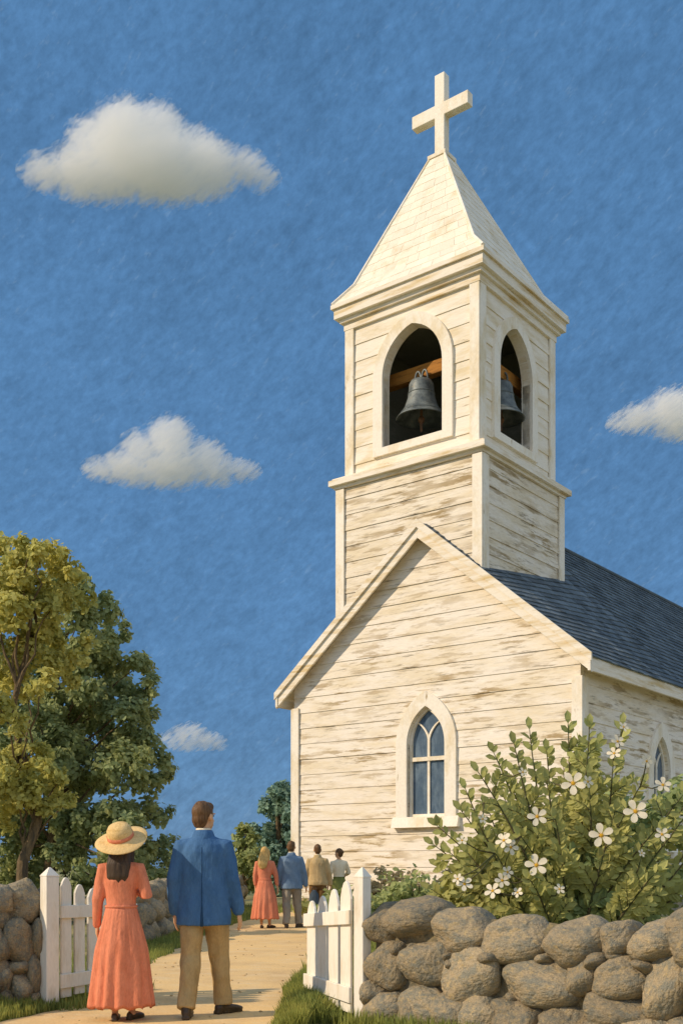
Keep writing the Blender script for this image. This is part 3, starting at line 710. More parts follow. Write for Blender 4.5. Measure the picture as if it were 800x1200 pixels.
def tree(label, base, top, r, lobes, m, depth, rng, leaf, dens, yj=1.2, group=None, name='tree'):
    base = Vector(base); t = thing(name, label, 'tree', base, 0, group)
    top = Vector(top)-base; b = MB()
    tp = limb(b, (0, 0, -.1), top, r, r*.22, rng, 9, 0)
    lv = Leaves()
    for u, v, rp in lobes:
        d = depth+rng.uniform(-1, 1)*yj; c = at(u, v, d)-base; rad = rp*depth/F
        lv.clump(c, rad, int(dens*(rad**2)*30)+20, leaf, rng)
        if rng.random() < .42:
            h = max(.25, min(.9, (c.z/top.z)-.28)); k = h*(len(tp)-1); i = int(k); q = tp[i].lerp(tp[min(i+1, len(tp)-1)], k-i)
            limb(b, q, c, r*.24, r*.06, rng, 6, .06)
    b.build('trunk', M['bark'], t, True); lv.build('crown', m, t)
    return t
rg = random.Random(21)
dark_fill = [(70, 830, 40), (100, 860, 40), (60, 900, 44), (130, 900, 40), (30, 930, 44), (90, 930, 40), (110, 980, 40), (60, 970, 42), (150, 975, 30), (20, 880, 44), (70, 770, 34), (20, 780, 40), (105, 800, 34), (35, 700, 34), (15, 690, 36), (75, 700, 30), (140, 840, 30), (155, 870, 28), (120, 770, 26),
    (-70, 1035, 36), (-30, 1032, 36), (10, 1035, 34), (45, 1035, 32), (80, 1038, 30), (112, 1036, 30), (145, 1034, 28), (172, 1030, 26), (192, 1030, 18), (60, 870, 44), (0, 920, 44)]
dark = [(86, 678, 24), (60, 690, 28), (120, 717, 25), (138, 741, 20), (126, 760, 22), (92, 730, 30), (100, 770, 32), (157, 785, 26), (174, 806, 18), (160, 830, 22), (174, 845, 18), (130, 810, 34), (95, 830, 36), (140, 860, 32),
        (181, 888, 22), (190, 903, 18), (178, 922, 22), (150, 900, 32), (110, 900, 36), (75, 880, 34), (184, 953, 22), (160, 950, 28), (125, 955, 34), (85, 960, 34), (197, 988, 15), (186, 1006, 20), (160, 1000, 28), (120, 1005, 32), (80, 1010, 32), (40, 1000, 34), (40, 850, 34), (55, 800, 30), (50, 740, 34), (5, 1000, 34), (0, 960, 34), (-30, 820, 40), (-35, 900, 44), (-60, 960, 44), (-40, 740, 36), (10, 830, 36), (-70, 860, 40), (-60, 1010, 40)]+dark_fill
tree('big dark green tree rising behind the gold green one at the left edge', at(60, 1077, 25)*1 if False else Vector((-6.6, 25, 0)), at(62, 690, 25), .17, dark, M['leaf_dark'], 25, rg, .125, 66, 1.6)
gold = [(52, 648, 20), (34, 655, 22), (12, 672, 28), (40, 690, 30), (70, 672, 20), (15, 715, 32), (48, 735, 26), (30, 765, 30), (60, 775, 24), (78, 785, 15), (8, 790, 28), (50, 802, 20), (-20, 690, 36), (-25, 750, 36), (-30, 800, 30), (72, 700, 18),
        (22, 885, 22), (40, 905, 24), (62, 922, 20), (82, 938, 12), (66, 655, 18), (88, 672, 14), (30, 640, 14), (8, 645, 22), (25, 700, 28), (60, 715, 20), (20, 745, 28), (98, 700, 14), (104, 745, 13), (92, 770, 14), (0, 830, 22), (20, 850, 16), (62, 752, 20), (86, 800, 12), (36, 812, 14), (50, 885, 18), (30, 925, 22), (62, 945, 14), (18, 932, 26), (45, 945, 18), (8, 955, 22), (-15, 900, 30), (-20, 940, 30), (70, 910, 12)]
tree('gold green sunlit tree with brown trunk behind the left wall', Vector((-5.78, 20, 0)), at(34, 690, 20), .128, gold, M['leaf_gold'], 20, rg, .105, 85, .8)
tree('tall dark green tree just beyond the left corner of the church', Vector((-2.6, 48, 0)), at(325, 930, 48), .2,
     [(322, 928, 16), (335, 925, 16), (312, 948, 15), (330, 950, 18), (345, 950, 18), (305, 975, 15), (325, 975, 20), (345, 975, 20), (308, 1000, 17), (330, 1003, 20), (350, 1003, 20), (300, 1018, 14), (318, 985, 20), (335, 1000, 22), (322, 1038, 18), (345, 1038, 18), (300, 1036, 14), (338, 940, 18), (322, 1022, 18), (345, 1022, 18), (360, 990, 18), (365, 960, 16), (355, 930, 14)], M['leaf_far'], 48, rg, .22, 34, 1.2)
tree('small olive green tree at the near end of the trees beyond the path', Vector((-3.95, 44, 0)), at(288, 975, 44), .12,
     [(287, 975, 11), (279, 985, 9), (296, 982, 10), (284, 998, 12), (298, 1000, 12), (276, 1008, 10), (290, 1016, 12), (302, 1018, 10), (272, 1020, 9), (286, 1034, 12), (300, 1034, 10), (273, 1032, 9), (290, 990, 12), (288, 1008, 12)], M['leaf_mid'], 44, rg, .19, 36, .6)
tree('low olive shrub showing between the dark tree and the man in blue', Vector((-6.7, 42, 0)), at(208, 1004, 42), .09,
     [(208, 1003, 9), (200, 1012, 8), (216, 1010, 9), (208, 1020, 10), (222, 1018, 8), (235, 1012, 10), (248, 1016, 10), (262, 1014, 10), (200, 1028, 10), (218, 1030, 10), (236, 1028, 10), (254, 1028, 10), (270, 1028, 9)], M['leaf_mid'], 42, rg, .2, 24, .5, name='shrub')

# flowering bush
bush = thing('flowering_bush', 'tall leafy bush with big white flowers behind the right boulder wall', 'bush', (2.15, 10.4, 0))
BO = Vector((2.15, 10.4, 0)); rb = random.Random(31)
stem = MB(); lo, li = Leaves(), Leaves()
tips = [(620, 855, 0), (578, 882, .3), (602, 872, -.2), (545, 925, .1), (560, 905, -.3), (512, 968, .2), (528, 1000, 0), (540, 950, -.2), (555, 1020, .4), (530, 1035, .3), (508, 990, .1), (515, 1015, .2), (505, 1042, .1), (538, 985, .3), (548, 1000, -.1), (570, 945, .2), (595, 915, .3), (590, 935, 0), (640, 880, .2), (665, 848, 0), (690, 852, -.2), (700, 872, .3), (728, 850, 0), (718, 890, -.3), (805, 925, 0), (640, 915, -.4),
        (800, 960, -.3), (750, 920, -.4), (690, 910, -.3), (610, 980, -.5), (580, 1000, -.4), (650, 960, -.6), (720, 950, -.5), (770, 970, -.5), (810, 1000, -.2), (830, 960, .3), (840, 1020, 0), (620, 1030, -.6), (770, 1020, -.6), (560, 965, -.2), (600, 905, .4), (680, 880, .5), (825, 915, .6), (660, 900, .7)]
roots = [(-.12, 0), (.1, .1), (0, -.08), (-.25, .1), (.25, 0), (.4, .15)]
for i, (u, v, dy) in enumerate(tips):
    p1 = at(u, v, 10.4+dy*1.1)-BO; r_ = roots[i % 6]
    p0 = Vector((r_[0]*.8, r_[1], 0)); p0.x += max(-.25, min(.25, p1.x*.12))
    mid = p0.lerp(p1, .45)+Vector((-(p1.x-p0.x)*.16, 0, .12)); n = 20; pts = []
    for k in range(n+1):
        t = k/n; pts.append(p0*(1-t)**2+mid*2*t*(1-t)+p1*t*t+Vector((nz((t*3, i, 0)), nz((t*3, i, 5)), 0))*.03)
    stem.tube(pts, [.022*(1-t/n)+.004 for t in range(n+1)], 7)
    for k in range(5, n+1):                       # paired leaves along the twig
        for s in range(3):
            q = pts[k-1].lerp(pts[k], rb.random())
            d = (pts[k]-pts[k-1]).normalized()
            sd_ = d.cross(Vector((0, 1, 0)))*(1 if s % 2 else -1)
            dd = (d*.9+sd_*rb.uniform(.6, 1.2)+Vector((0, rb.uniform(-.5, .5), .1))).normalized()
            k_ = rb.uniform(.085, .135)
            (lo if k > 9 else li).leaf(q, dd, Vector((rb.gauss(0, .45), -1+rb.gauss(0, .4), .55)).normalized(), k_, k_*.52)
    lo.leaf(p1, (pts[-1]-pts[-2]), Vector((0, -1, .4)), .13, .065)
    # side twigs
    for k in range(6, n-1):
        for s in (-1, 1):
            if rb.random() < (.66 if u < 660 and v < 990 else .48)+(.2 if k > n-5 else 0): continue
            d = (pts[k]-pts[k-1]).normalized(); sd_ = d.cross(Vector((0, 1, 0)))*s
            e = pts[k]+(d*.7+sd_*.8+Vector((0, rb.uniform(-.7, .7), 0)))*rb.uniform(.12, .27)*(1 if k < n-5 else .7)
            stem.tube([pts[k], pts[k].lerp(e, .5)+Vector((0, 0, .015)), e], [.006, .004, .003], 5)
            dv = (e-pts[k]).normalized(); sx_ = dv.cross(Vector((0, 1, 0)))
            for j in range(11):
                tt = .2+.8*j/10; q = pts[k].lerp(e, tt); ss = 1 if j % 2 else -1
                k_ = rb.uniform(.07, .12)
                (lo if k > 10 else li).leaf(q, dv*.8+sx_*ss*(.9 if j < 10 else 0)+Vector((0, rb.uniform(-.3, .3), 0)), Vector((rb.gauss(0, .5), -1+rb.gauss(0, .5), .6)).normalized(), k_, k_*.52)
# inner mass, lower down
for (u, v, rp, dy) in [(715, 1000, 38, .5), (740, 1040, 45, .5), (780, 1030, 45, .4), (650, 1040, 40, .5), (600, 1045, 34, .4), (560, 1050, 28, .3), (800, 980, 45, .6), (750, 960, 40, .7), (715, 955, 30, .8), (650, 1005, 28, .7), (830, 1040, 45, .3), (690, 1055, 36, .3), (800, 940, 34, .8), (840, 960, 40, .7)]:
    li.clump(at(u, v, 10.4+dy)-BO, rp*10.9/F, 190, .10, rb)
for (u, v, rp, dy) in [(600, 1010, 28, .2), (640, 965, 22, .4), (545, 1022, 20, .1), (580, 1035, 28, .1), (530, 1045, 24, .1), (660, 985, 24, 0)]:
    lo.clump(at(u, v, 10.4+dy)-BO, rp*10.6/F, 110, .09, rb)
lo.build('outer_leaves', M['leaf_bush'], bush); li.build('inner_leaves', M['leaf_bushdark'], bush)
def flower_meshes():
    b = MB()
    for k in range(5):
        a = 2*math.pi*k/5; d = Vector((math.cos(a), math.sin(a), 0)); x = Vector((-d.y, d.x, 0)); up = Vector((0, 0, 1)); ring = []
        rows = [(.10, .04, .01), (.35, .19, .06), (.62, .29, .10), (.85, .26, .12), (1.0, .11, .10)]
        vs = []; 
        for l, w, h in rows: vs += [d*l-x*w+up*(h+.03), d*l+up*h, d*l+x*w+up*(h+.03)]
        fs = []
        for i in range(4):
            o = i*3; fs += [(o, o+1, o+4, o+3), (o+1, o+2, o+5, o+4)]
        b.add(vs, fs)
    m1 = b.mesh('flower'); m1.materials.append(M['petal']); m1.polygons.foreach_set('use_smooth', [True]*len(m1.polygons))
    b = MB(); b.ell((0, 0, .05), (.17, .17, .08), None, 10, 6)
    for k in range(9):
        a = 2*math.pi*k/9; b.ell((.2*math.cos(a), .2*math.sin(a), .12), (.03, .03, .03), None, 6, 4)
    m2 = b.mesh('flower_centre'); m2.materials.append(M['pollen']); return m1, m2
FM = flower_meshes()
fl = [(671, 918, 17, 0, 0), (744, 951, 17, .1, .1), (704, 979, 17, 0, -.1), (628, 1014, 16, 0, .1), (629, 957, 14, .2, 0), (776, 920, 12, .4, .3), (590, 985, 12, -.6, .5), (598, 993, 11, .5, -.3), (588, 1032, 11, .4, .2), (577, 1044, 12, -.5, .4), (594, 1022, 9, .8, 0), (544, 1036, 12, .3, .6), (536, 1030, 8, -.7, 0), (723, 869, 10, .6, .2), (719, 883, 10, -.3, .6), (730, 852, 8, .8, .5), (757, 892, 9, .6, -.3), (688, 916, 9, 1.0, 0), (751, 1000, 6, .9, .3), (541, 985, 8, .2, .8), (775, 978, 11, .3, .3), (612, 905, 7, .7, .4), (655, 1042, 8, .5, .5), (606, 1046, 8, -.6, .5), (565, 960, 7, .8, .2)]
for u, v, rp, tx, ty in fl:
    d = 9.72; o = bpy.data.objects.new('flower', FM[0]); COL.objects.link(o); o.parent = bush
    o.location = at(u, v, d)-BO; k = rp*d/F*.86; o.scale = (k, k, k)
    nv = Vector((-.15+tx*.7, -1, .25+ty*.6)); o.rotation_euler = (nv.to_track_quat('Z', 'Y') @ Matrix.Rotation(rb.uniform(0, 6), 3, 'Z').to_quaternion()).to_euler()
    c = bpy.data.objects.new('flower_centre', FM[1]); COL.objects.link(c); c.parent = o
stk = stem; twig_pts = stem.v[::5]
for u, v, rp, tx, ty in fl:                        # a stalk from each flower back to the nearest twig
    p = at(u, v, 9.74)-BO; best = min((Vector(q) for q in twig_pts), key=lambda q: (q-p).length)
    stk.tube([p, p.lerp(best, .5)+Vector((0, 0, -.03)), best], [.006, .006, .008], 5)
stem.build('stems', M['stem'], bush, True)

# low shrubs at the foot of the church
def shrub(label, u, v0, w, d, m, leaf, n, hpx):
    base = Vector(((u-CX)/F*d, d, 0)); t = thing('shrub', label, 'shrub', base)
    lv = Leaves(); b = MB(); rng = random.Random(int(u*3+d))
    W_ = w*d/F; Hh = H-(v0-HZ)/F*d
    for k in range(n):
        x = rng.uniform(-.5, .5); c = Vector((x*W_, rng.uniform(-.5, .5), Hh*(1-abs(x)*1.0)*rng.uniform(.45, .86))); r_ = rng.uniform(.18, .3)*min(Hh, 1.4)
        lv.clump(c, r_, int(60*max(.3, r_*2)), leaf, rng); limb(b, (x*W_*.3, 0, 0), c, .03, .008, rng, 4, .02)
    b.build('stems', M['stem'], t, True); lv.build('foliage', m, t); return t
shrub('dry brown shrub against the church wall left of the window', 462, 1004, 74, 26.5, M['leaf_dry'], .13, 22, 0)
shrub('green low shrub between the right gate post and the flowering bush', 490, 1016, 110, 20, M['leaf_mid'], .12, 30, 0)
shrub('pale dry shrub left of the flowering bush under the sill', 520, 1006, 60, 22.5, M['leaf_dry'], .13, 18, 0)
shrub('dense green shrub in front of the woman in the white blouse', 402, 1040, 50, 19.5, M['leaf_mid'], .26, 13, 0)
shrub('small bright green shrub beside the church corner behind the walkers', 362, 1048, 22, 29, M['leaf_bush'], .15, 6, 0)
shrub('rounded green shrub at the right, half hidden by the flowering bush', 560, 1030, 90, 14, M['leaf_bush'], .10, 20, 0)

# ------------------------------------------------------------------ grass
gl = Leaves()
def blades(n, fx, hmin, hmax, w, lean=.35):
    for _ in range(n):
        r = fx()
        if r is None: continue
        x, y, k = r; h = random.uniform(hmin, hmax)*k; a = random.uniform(0, 6.28); ww = w*random.uniform(.7, 1.3)
        l = random.uniform(0, lean)*h; la = random.uniform(0, 6.28); dx, dy = math.cos(a)*ww, math.sin(a)*ww; lx, ly = math.cos(la)*l, math.sin(la)*l
        o = len(gl.v)
        gl.v += [(x-dx, y-dy, 0), (x+dx, y+dy, 0), (x+dx*.7+lx*.45, y+dy*.7+ly*.45, h*.6), (x-dx*.7+lx*.45, y-dy*.7+ly*.45, h*.6), (x+lx, y+ly, h)]
        gl.f += [(o, o+1, o+2, o+3), (o+3, o+2, o+4)]
U = random.uniform
def left_front():
    y = U(7.9, 9.75); l, _ = path_edges(y); x = l-abs(random.gauss(0, .5)); return (x, y, .6+.6*min(1, (l-x)*2))
blades(9000, left_front, .05, .17, .007)
def left_verge():
    y = 9.9+26*random.random()**1.8; l, _ = path_edges(y); return (U(-3.5 if y > 15 else -5.5, l+.03), y, 1)
blades(15000, left_verge, .05, .14, .009)
def left_gate_foot():
    y = U(9.5, 11.2); return (U(-3.0, -2.3+(y-9.5)*.25), y, 1)
blades(2500, left_gate_foot, .05, .14, .007)
def right_tuft():
    y = 8.25+3.6*random.random()**1.3; e = -.52+.08*nz((y*2, 1, 1)); x = e+abs(random.gauss(0, .33))
    if y < 8.75 and x > -.28: return None
    k = min(1, (x-e)*3)
    return (x, y, .4+.75*k*max(0, 1-abs(x+.38)*2.2)+(.12 if y > 8.9 else -.05))
blades(15000, right_tuft, .09, .27, .008, .6)
def right_lawn():
    y = 9.5+17*random.random()**1.5; _, r = path_edges(y); return (r-.02+abs(random.gauss(0, 1.6)), y, 1)
blades(20000, right_lawn, .05, .16, .010)
def wall_foot():
    p = A0+wd*U(0, 1.2)+wn_*U(.2, .45); return (p.x, p.y, 1)
blades(1200, wall_foot, .08, .2, .007)
go = gl.build('grass', M['blade']); tag(go, 'green and olive grass along the path edges and walls', 'grass', kind='stuff')

# ------------------------------------------------------------------ clouds
def cloud_mat(name, lobes, k, dens):
    """a body of fine droplets: density falls off towards the outline of overlapping puffs and is frayed by wind streaks"""
    m = bpy.data.materials.new(name); m.use_nodes = True; nt = m.node_tree; N = nt.nodes; L = nt.links
    N.remove(N['Principled BSDF']); out = N['Material Output']
    tcn = N.new('ShaderNodeTexCoord'); P_ = tcn.outputs['Object']; cur = None
    def math_(op, a, b=0.0, c=0.0):
        n = N.new('ShaderNodeMath'); n.operation = op
        for q, v in enumerate((a, b, c)):
            if hasattr(v, 'links'): L.new(v, n.inputs[q])
            else: n.inputs[q].default_value = v
        return n.outputs[0]
    for c, r_ in lobes:
        mp = N.new('ShaderNodeMapping'); mp.inputs['Scale'].default_value = (1/r_.x, 1/r_.y, 1/r_.z); mp.inputs['Location'].default_value = (-c.x/r_.x, -c.y/r_.y, -c.z/r_.z)
        L.new(P_, mp.inputs['Vector']); ln = N.new('ShaderNodeVectorMath'); ln.operation = 'LENGTH'; L.new(mp.outputs[0], ln.inputs[0])
        f = math_('SUBTRACT', 1.0, ln.outputs['Value'])
        f = math_('MULTIPLY', f, min(r_.x, r_.z)/(16*k))
        cur = f if cur is None else math_('SMOOTH_MAX', cur, f, .12)
    def ns(rot, sc, det):
        a = N.new('ShaderNodeMapping'); a.inputs['Rotation'].default_value = rot; L.new(P_, a.inputs['Vector'])
        b = N.new('ShaderNodeMapping'); b.inputs['Scale'].default_value = tuple(q/k for q in sc); L.new(a.outputs[0], b.inputs['Vector'])
        n = N.new('ShaderNodeTexNoise'); n.inputs['Scale'].default_value = 1; n.inputs['Detail'].default_value = det; n.inputs['Roughness'].default_value = .6; L.new(b.outputs[0], n.inputs['Vector'])
        return n.outputs['Fac']
    fine = ns((0, R(38), 0), (.07, .12, .30), 3); puff = ns((0, 0, 0), (.05, .05, .055), 3)
    e = math_('ADD', math_('MULTIPLY', math_('SUBTRACT', fine, .5), 3.6), math_('MULTIPLY', math_('SUBTRACT', puff, .5), .55))
    v = math_('ADD', cur, e)
    mr = N.new('ShaderNodeMapRange'); mr.interpolation_type = 'SMOOTHSTEP'; mr.inputs[1].default_value = .02; mr.inputs[2].default_value = .13; L.new(v, mr.inputs[0])
    pv = N.new('ShaderNodeVolumePrincipled'); pv.inputs['Color'].default_value = (1, .996, .978, 1); pv.inputs['Anisotropy'].default_value = -.4
    L.new(math_('MULTIPLY', mr.outputs[0], dens), pv.inputs['Density']); L.new(pv.outputs[0], out.inputs['Volume'])
    return m
def cloud(label, d, lobes, dens, seed):
    rng = random.Random(seed); cx = sum(l[0] for l in lobes)/len(lobes); cy = sum(l[1] for l in lobes)/len(lobes)
    org = at(cx, cy, d); k = d/F; b = MB(); L3 = []
    for u, v, ru, rv in lobes:
        c = at(u, v, d)-org+Vector((0, rng.uniform(-.15, .15)*ru*k, 0)); r_ = Vector((ru*k, min(ru, rv*1.5)*k*.9, rv*k)); L3.append((c, r_))
        b.ell(c, r_*1.22+Vector((2, 2, 2))*k, None, 18, 12)
    t = b.melt('cloud', cloud_mat('cloud_vapour', L3, k, dens), None, 3*k, 4); t.location = org
    return tag(t, label, 'cloud', 'clouds in the blue sky')
S.cycles.volume_bounces = 48; S.cycles.max_bounces = 50; S.cycles.volume_step_rate = 1.0; S.cycles.volume_max_steps = 256
cloud('largest cream cloud, high at the upper left', 260, [(60, 204, 32, 17), (95, 200, 38, 26), (105, 165, 26, 24), (150, 172, 46, 46), (185, 160, 34, 34), (185, 195, 60, 34), (130, 205, 50, 24), (228, 178, 30, 26), (245, 200, 40, 26), (285, 198, 26, 16), (308, 208, 18, 12), (215, 213, 50, 20)], .26, 1)
cloud('middle sized cream cloud in the centre left of the sky', 250, [(120, 549, 22, 12), (150, 546, 30, 18), (165, 528, 22, 20), (200, 518, 28, 26), (200, 545, 45, 22), (240, 536, 24, 20), (250, 550, 32, 16), (283, 552, 20, 11), (178, 555, 40, 13)], .26, 2)
cloud('cream cloud cut off by the right edge of the picture', 255, [(728, 496, 16, 10), (750, 490, 22, 15), (785, 482, 28, 24), (800, 495, 40, 18), (835, 475, 36, 34), (870, 490, 36, 24), (905, 500, 26, 14)], .26, 3)
cloud('smallest faint cloud low beside the dark tree', 300, [(200, 866, 13, 7), (216, 862, 14, 11), (226, 858, 13, 10), (240, 868, 20, 9), (255, 872, 11, 6), (218, 872, 22, 7)], .22, 4)

# ------------------------------------------------------------------ people
def V3(*a): return Vector(a)
def hand(b, wr, dirn, palm_n, side, s, curl=.5):
    """palm + four unequal bent fingers + thumb; dirn: hand direction, palm_n: palm normal, side: thumb direction"""
    d = Vector(dirn).normalized(); n = Vector(palm_n); n = (n-d*n.dot(d)).normalized(); x = d.cross(n)
    if x.dot(Vector(side)) < 0: x = -x
    wr = Vector(wr)
    b.tube([wr-d*.03*s, wr+d*.01*s, wr+d*.05*s, wr+d*.088*s], [(.026*s, .021*s), (.027*s, .019*s), (.038*s, .017*s), (.038*s, .015*s)], 10, True, ref=tuple(x))
    for i, ln in enumerate((.072, .080, .074, .058)):
        o = (1.5-i)*.0195*s; p = wr+d*.085*s+x*o; pts = [p-d*.02*s]; dd = d.copy(); q = p
        for k in range(3):
            pts.append(q); dd = (dd+n*curl*(.28+.14*k)).normalized(); q = q+dd*ln*s*(.42, .33, .25)[k]
        pts.append(q); b.tube(pts, [.0095*s, .0095*s, .009*s, .0085*s, .0072*s], 8)
    p = wr+d*.025*s+x*.022*s; p1 = p+(d*.65+x*.6+n*.25).normalized()*.042*s; p2 = p1+(d*.95+x*.1+n*.35).normalized()*.034*s
    b.tube([p, p1, p2, p2+(d+n*.4).normalized()*.014*s], [.014*s, .0115*s, .0095*s, .008*s], 8)

def person(label, loc, rz, h, fem, outfit, pose, voxel, group=None):
    t = thing('person', label, 'person', loc, rz, group); s = h/1.78
    P = lambda x, y, z: V3(x*s, y*s, z*s)
    sh = .160 if fem else .176; hipw = .078 if fem else .095
    yaw = Matrix.Rotation(pose.get('yaw', 0), 3, 'Z') @ Matrix.Rotation(pose.get('pitch', 0), 3, 'X')
    hc = V3(0, .015, 1.655); HSC = 1.0 if fem else 1.07
    hp = lambda x, y, z: (yaw @ V3(x, y, z)*HSC+hc)*s
    # limb joints
    arms = {}
    for sd_ in (-1, 1):
        a = pose.get('armL' if sd_ < 0 else 'armR', ((.075, -.02, -.29), (.03, .07, -.25)))
        p0 = P(sd_*sh, -.005, 1.41 if not fem else 1.42); p1 = p0+P(sd_*a[0][0], a[0][1], a[0][2]); p2 = p1+P(sd_*a[1][0], a[1][1], a[1][2]); arms[sd_] = (p0, p1, p2)
    legs = {}
    for sd_ in (-1, 1):
        a = pose.get('legL' if sd_ < 0 else 'legR', ((.01, .02), (.0, .0), 0))   # knee offset (x,y), ankle offset (x,y), foot yaw
        p0 = P(sd_*hipw, 0, .93); p1 = P(sd_*(hipw+a[0][0]), a[0][1], .50); p2 = P(sd_*(hipw+a[1][0]), a[1][1], .085); legs[sd_] = (p0, p1, p2, a[2])
    # body
    b = MB()
    W = .88 if fem else 1.0
    b.tube([P(0, 0, .86), P(0, 0, .97), P(0, .005, 1.12), P(0, .005, 1.28), P(0, -.005, 1.40), P(0, -.005, 1.47)],
           [(.15*s, .10*s), (.155*s, .105*s), (.125*W*s, .09*s), (.15*W*s, .105*s), (.16*W*s, .10*s), (.10*W*s, .07*s)], 16, True, ref=(1, 0, 0))
    b.tube([P(0, -.012, 1.44), P(0, 0, 1.52), P(0, .008, 1.60)], [.062*s*(.88 if fem else 1), .054*s*(.88 if fem else 1), .054*s], 12)
    mt = yaw
    b.ell(hp(0, -.01, .02), (.076*s, .096*s, .105*s), mt, 20, 14); b.ell(hp(0, .035, -.045), (.056*s, .060*s, .070*s), mt, 16, 10)
    b.ell(hp(0, .052, -.09), (.030*s, .03*s, .024*s), mt)
    b.tube([hp(0, .088, .012), hp(0, .112, -.03), hp(0, .100, -.042)], [.009*s, .014*s, .013*s], 8)
    for e in (-1, 1):
        b.ell(hp(e*.078, -.005, -.008), (.012*s, .02*s, .032*s), mt, 10, 8); b.ell(hp(e*.032, .082, .026), (.024*s, .012*s, .008*s), mt, 8, 6)
    for sd_ in (-1, 1):
        p0, p1, p2 = arms[sd_]
        b.tube([P(sd_*sh*.6, -.005, 1.43), p0, p0.lerp(p1, .5), p1, p1.lerp(p2, .3), p2], [r*s*(.85 if fem else 1) for r in (.05, .055, .047, .039, .040, .026)], 12)
        d = (p2-p1).normalized(); d = (d+V3(0, 0, -.35)).normalized() if pose.get('drop', True) else d
        hand(b, p2, d, (-sd_, .25, 0), (0, 1, 0), s, .55)
        l0, l1, l2, fy = legs[sd_]
        b.tube([l0+P(0, 0, .03), l0.lerp(l1, .35), l1, l1.lerp(l2, .3)+P(0, -.018, 0), l2], [r*s*(.85 if fem else 1) for r in (.088, .078, .055, .056, .037)], 14)
        fd = Matrix.Rotation(-sd_*fy, 3, 'Z') @ V3(0, 1, 0)
        b.tube([l2+P(0, 0, -.03)-fd*.03*s, l2+P(0, 0, -.045)+fd*.08*s, l2+P(0, 0, -.055)+fd*.14*s], [.034*s, .032*s, .026*s], 10)
    b.melt('body', M['skin'], t, voxel, 3)
    for e in (-1, 1):
        q = MB(); q.ell(hp(e*.031, .078, .010), (.011*s, .009*s, .006*s), mt, 8, 6); q.build('eye', M['eye'], t, True)
    q = MB(); q.ell(hp(0, .092, -.066), (.022*s, .008*s, .006*s), mt, 8, 6); q.build('mouth', M['lip'], t, True)
    # hair
    q = MB(); hm = M[outfit['hair']]; st = outfit.get('hairstyle', 'short')
    q.ell(hp(0, -.018, .034), (.083*s, .102*s, .098*s), mt, 20, 14); q.ell(hp(0, -.05, -.015), (.074*s, .062*s, .085*s), mt, 18, 12)
    if st == 'short':
        q.ell(hp(0, .03, .075), (.068*s, .062*s, .045*s), mt)
    if st == 'long':
        hl = outfit.get('hairlen', .33)/.33
        q.tube([hp(0, -.04, .02), hp(0, -.075, -.08), hp(0, -.125, -.17*hl), hp(0, -.155, -.27*hl), hp(0.012, -.155, -.34*hl)], [(.088*s, .07*s), (.102*s, .06*s), (.116*s, .055*s), (.108*s, .045*s), (.075*s, .03*s)], 18, True, ref=(1, 0, 0))
        for e in (-1, 1): q.tube([hp(e*.072, .01, .05), hp(e*.085, 0, -.06), hp(e*.088, -.03, -.18), hp(e*.075, -.06, -.28)], [.032*s, .036*s, .036*s, .022*s], 8)
    if st == 'bun': q.ell(hp(0, -.115, .03), (.045*s, .04*s, .042*s), mt)
    q.melt('hair', hm, t, voxel*1.1, 6, .006*s, 30, (1, 1, .25))
    # clothes
    if outfit['kind'] == 'suit':
        q = MB(); jl = outfit.get('hem', .765)
        z = [jl, jl+.08, .97, 1.12, 1.26, 1.36, 1.42, 1.475, 1.51]
        rx = [.232, .226, .212, .200, .208, .212, .190, .125, .080]; ry = [.145, .145, .138, .126, .130, .130, .115, .088, .075]
        q.tube([P(0, -.008, zz) for zz in z], [(a*s, c*s) for a, c in zip(rx, ry)], 28, False, ref=(1, 0, 0))
        for sd_ in (-1, 1):
            p0, p1, p2 = arms[sd_]; d = (p2-p1).normalized()
            q.tube([P(sd_*sh*.5, -.005, 1.425), p0, p0.lerp(p1, .45), p1, p1.lerp(p2, .5), p2-d*.005*s], [r*s for r in (.066, .076, .070, .062, .057, .050)], 16)
        jk = q.melt('jacket', M[outfit['top']], t, voxel*1.15, 3, .013*s, 8, (1, 1, .55))
        cm = M[outfit.get('collar', outfit['top'])]
        n = 22; q = MB()
        q.loft([[P(r*1.05*math.cos(a)*.9, -.008+r*.9*math.sin(a), z_-(.018 if math.sin(a) > 0 else 0)*3*max(0, math.sin(a))) for a in [2*math.pi*k/n for k in range(n)]] for r, z_ in ((.105, 1.475), (.098, 1.50), (.080, 1.540), (.070, 1.545), (.066, 1.52))], False)
        q.build('jacket_collar', cm, t, True)
        q = MB(); q.loft([[P(r*math.cos(a), -.004+r*math.sin(a), z_-.03*max(0, math.sin(a))) for a in [2*math.pi*k/n for k in range(n)]] for r, z_ in ((.066, 1.51), (.063, 1.555), (.060, 1.560), (.056, 1.52))], False); q.build('shirt_collar', M['cream'], t, True)
        if outfit.get('detail'):
            def back(zz, xx=0):      # surface of the back at a height
                i = max([k for k in range(len(z)-1) if z[k] <= zz+1e-6] or [0]); f = (zz-z[i])/(z[i+1]-z[i]); return -.008-(ry[i]+(ry[i+1]-ry[i])*f)*math.sqrt(max(0, 1-(xx/.2)**2))
            q = MB(); q.tube([P(.002, back(zz)-.001, zz) for zz in (1.44, 1.36, 1.26, 1.12, 1.0, .94)], [.0035*s]*6, 6); q.build('back_seam', M['navy_dark'], t, True)
            q = MB(); zs = (.94, .90, .85, .80, jl-.004); q.tube([P(.004, back(zz)-.0015, zz) for zz in zs], [(.003*s, .004*s), (.006*s, .004*s), (.009*s, .004*s), (.012*s, .004*s), (.014*s, .004*s)], 8, False, ref=(1, 0, 0)); q.build('vent', M['navy_dark'], t, True)
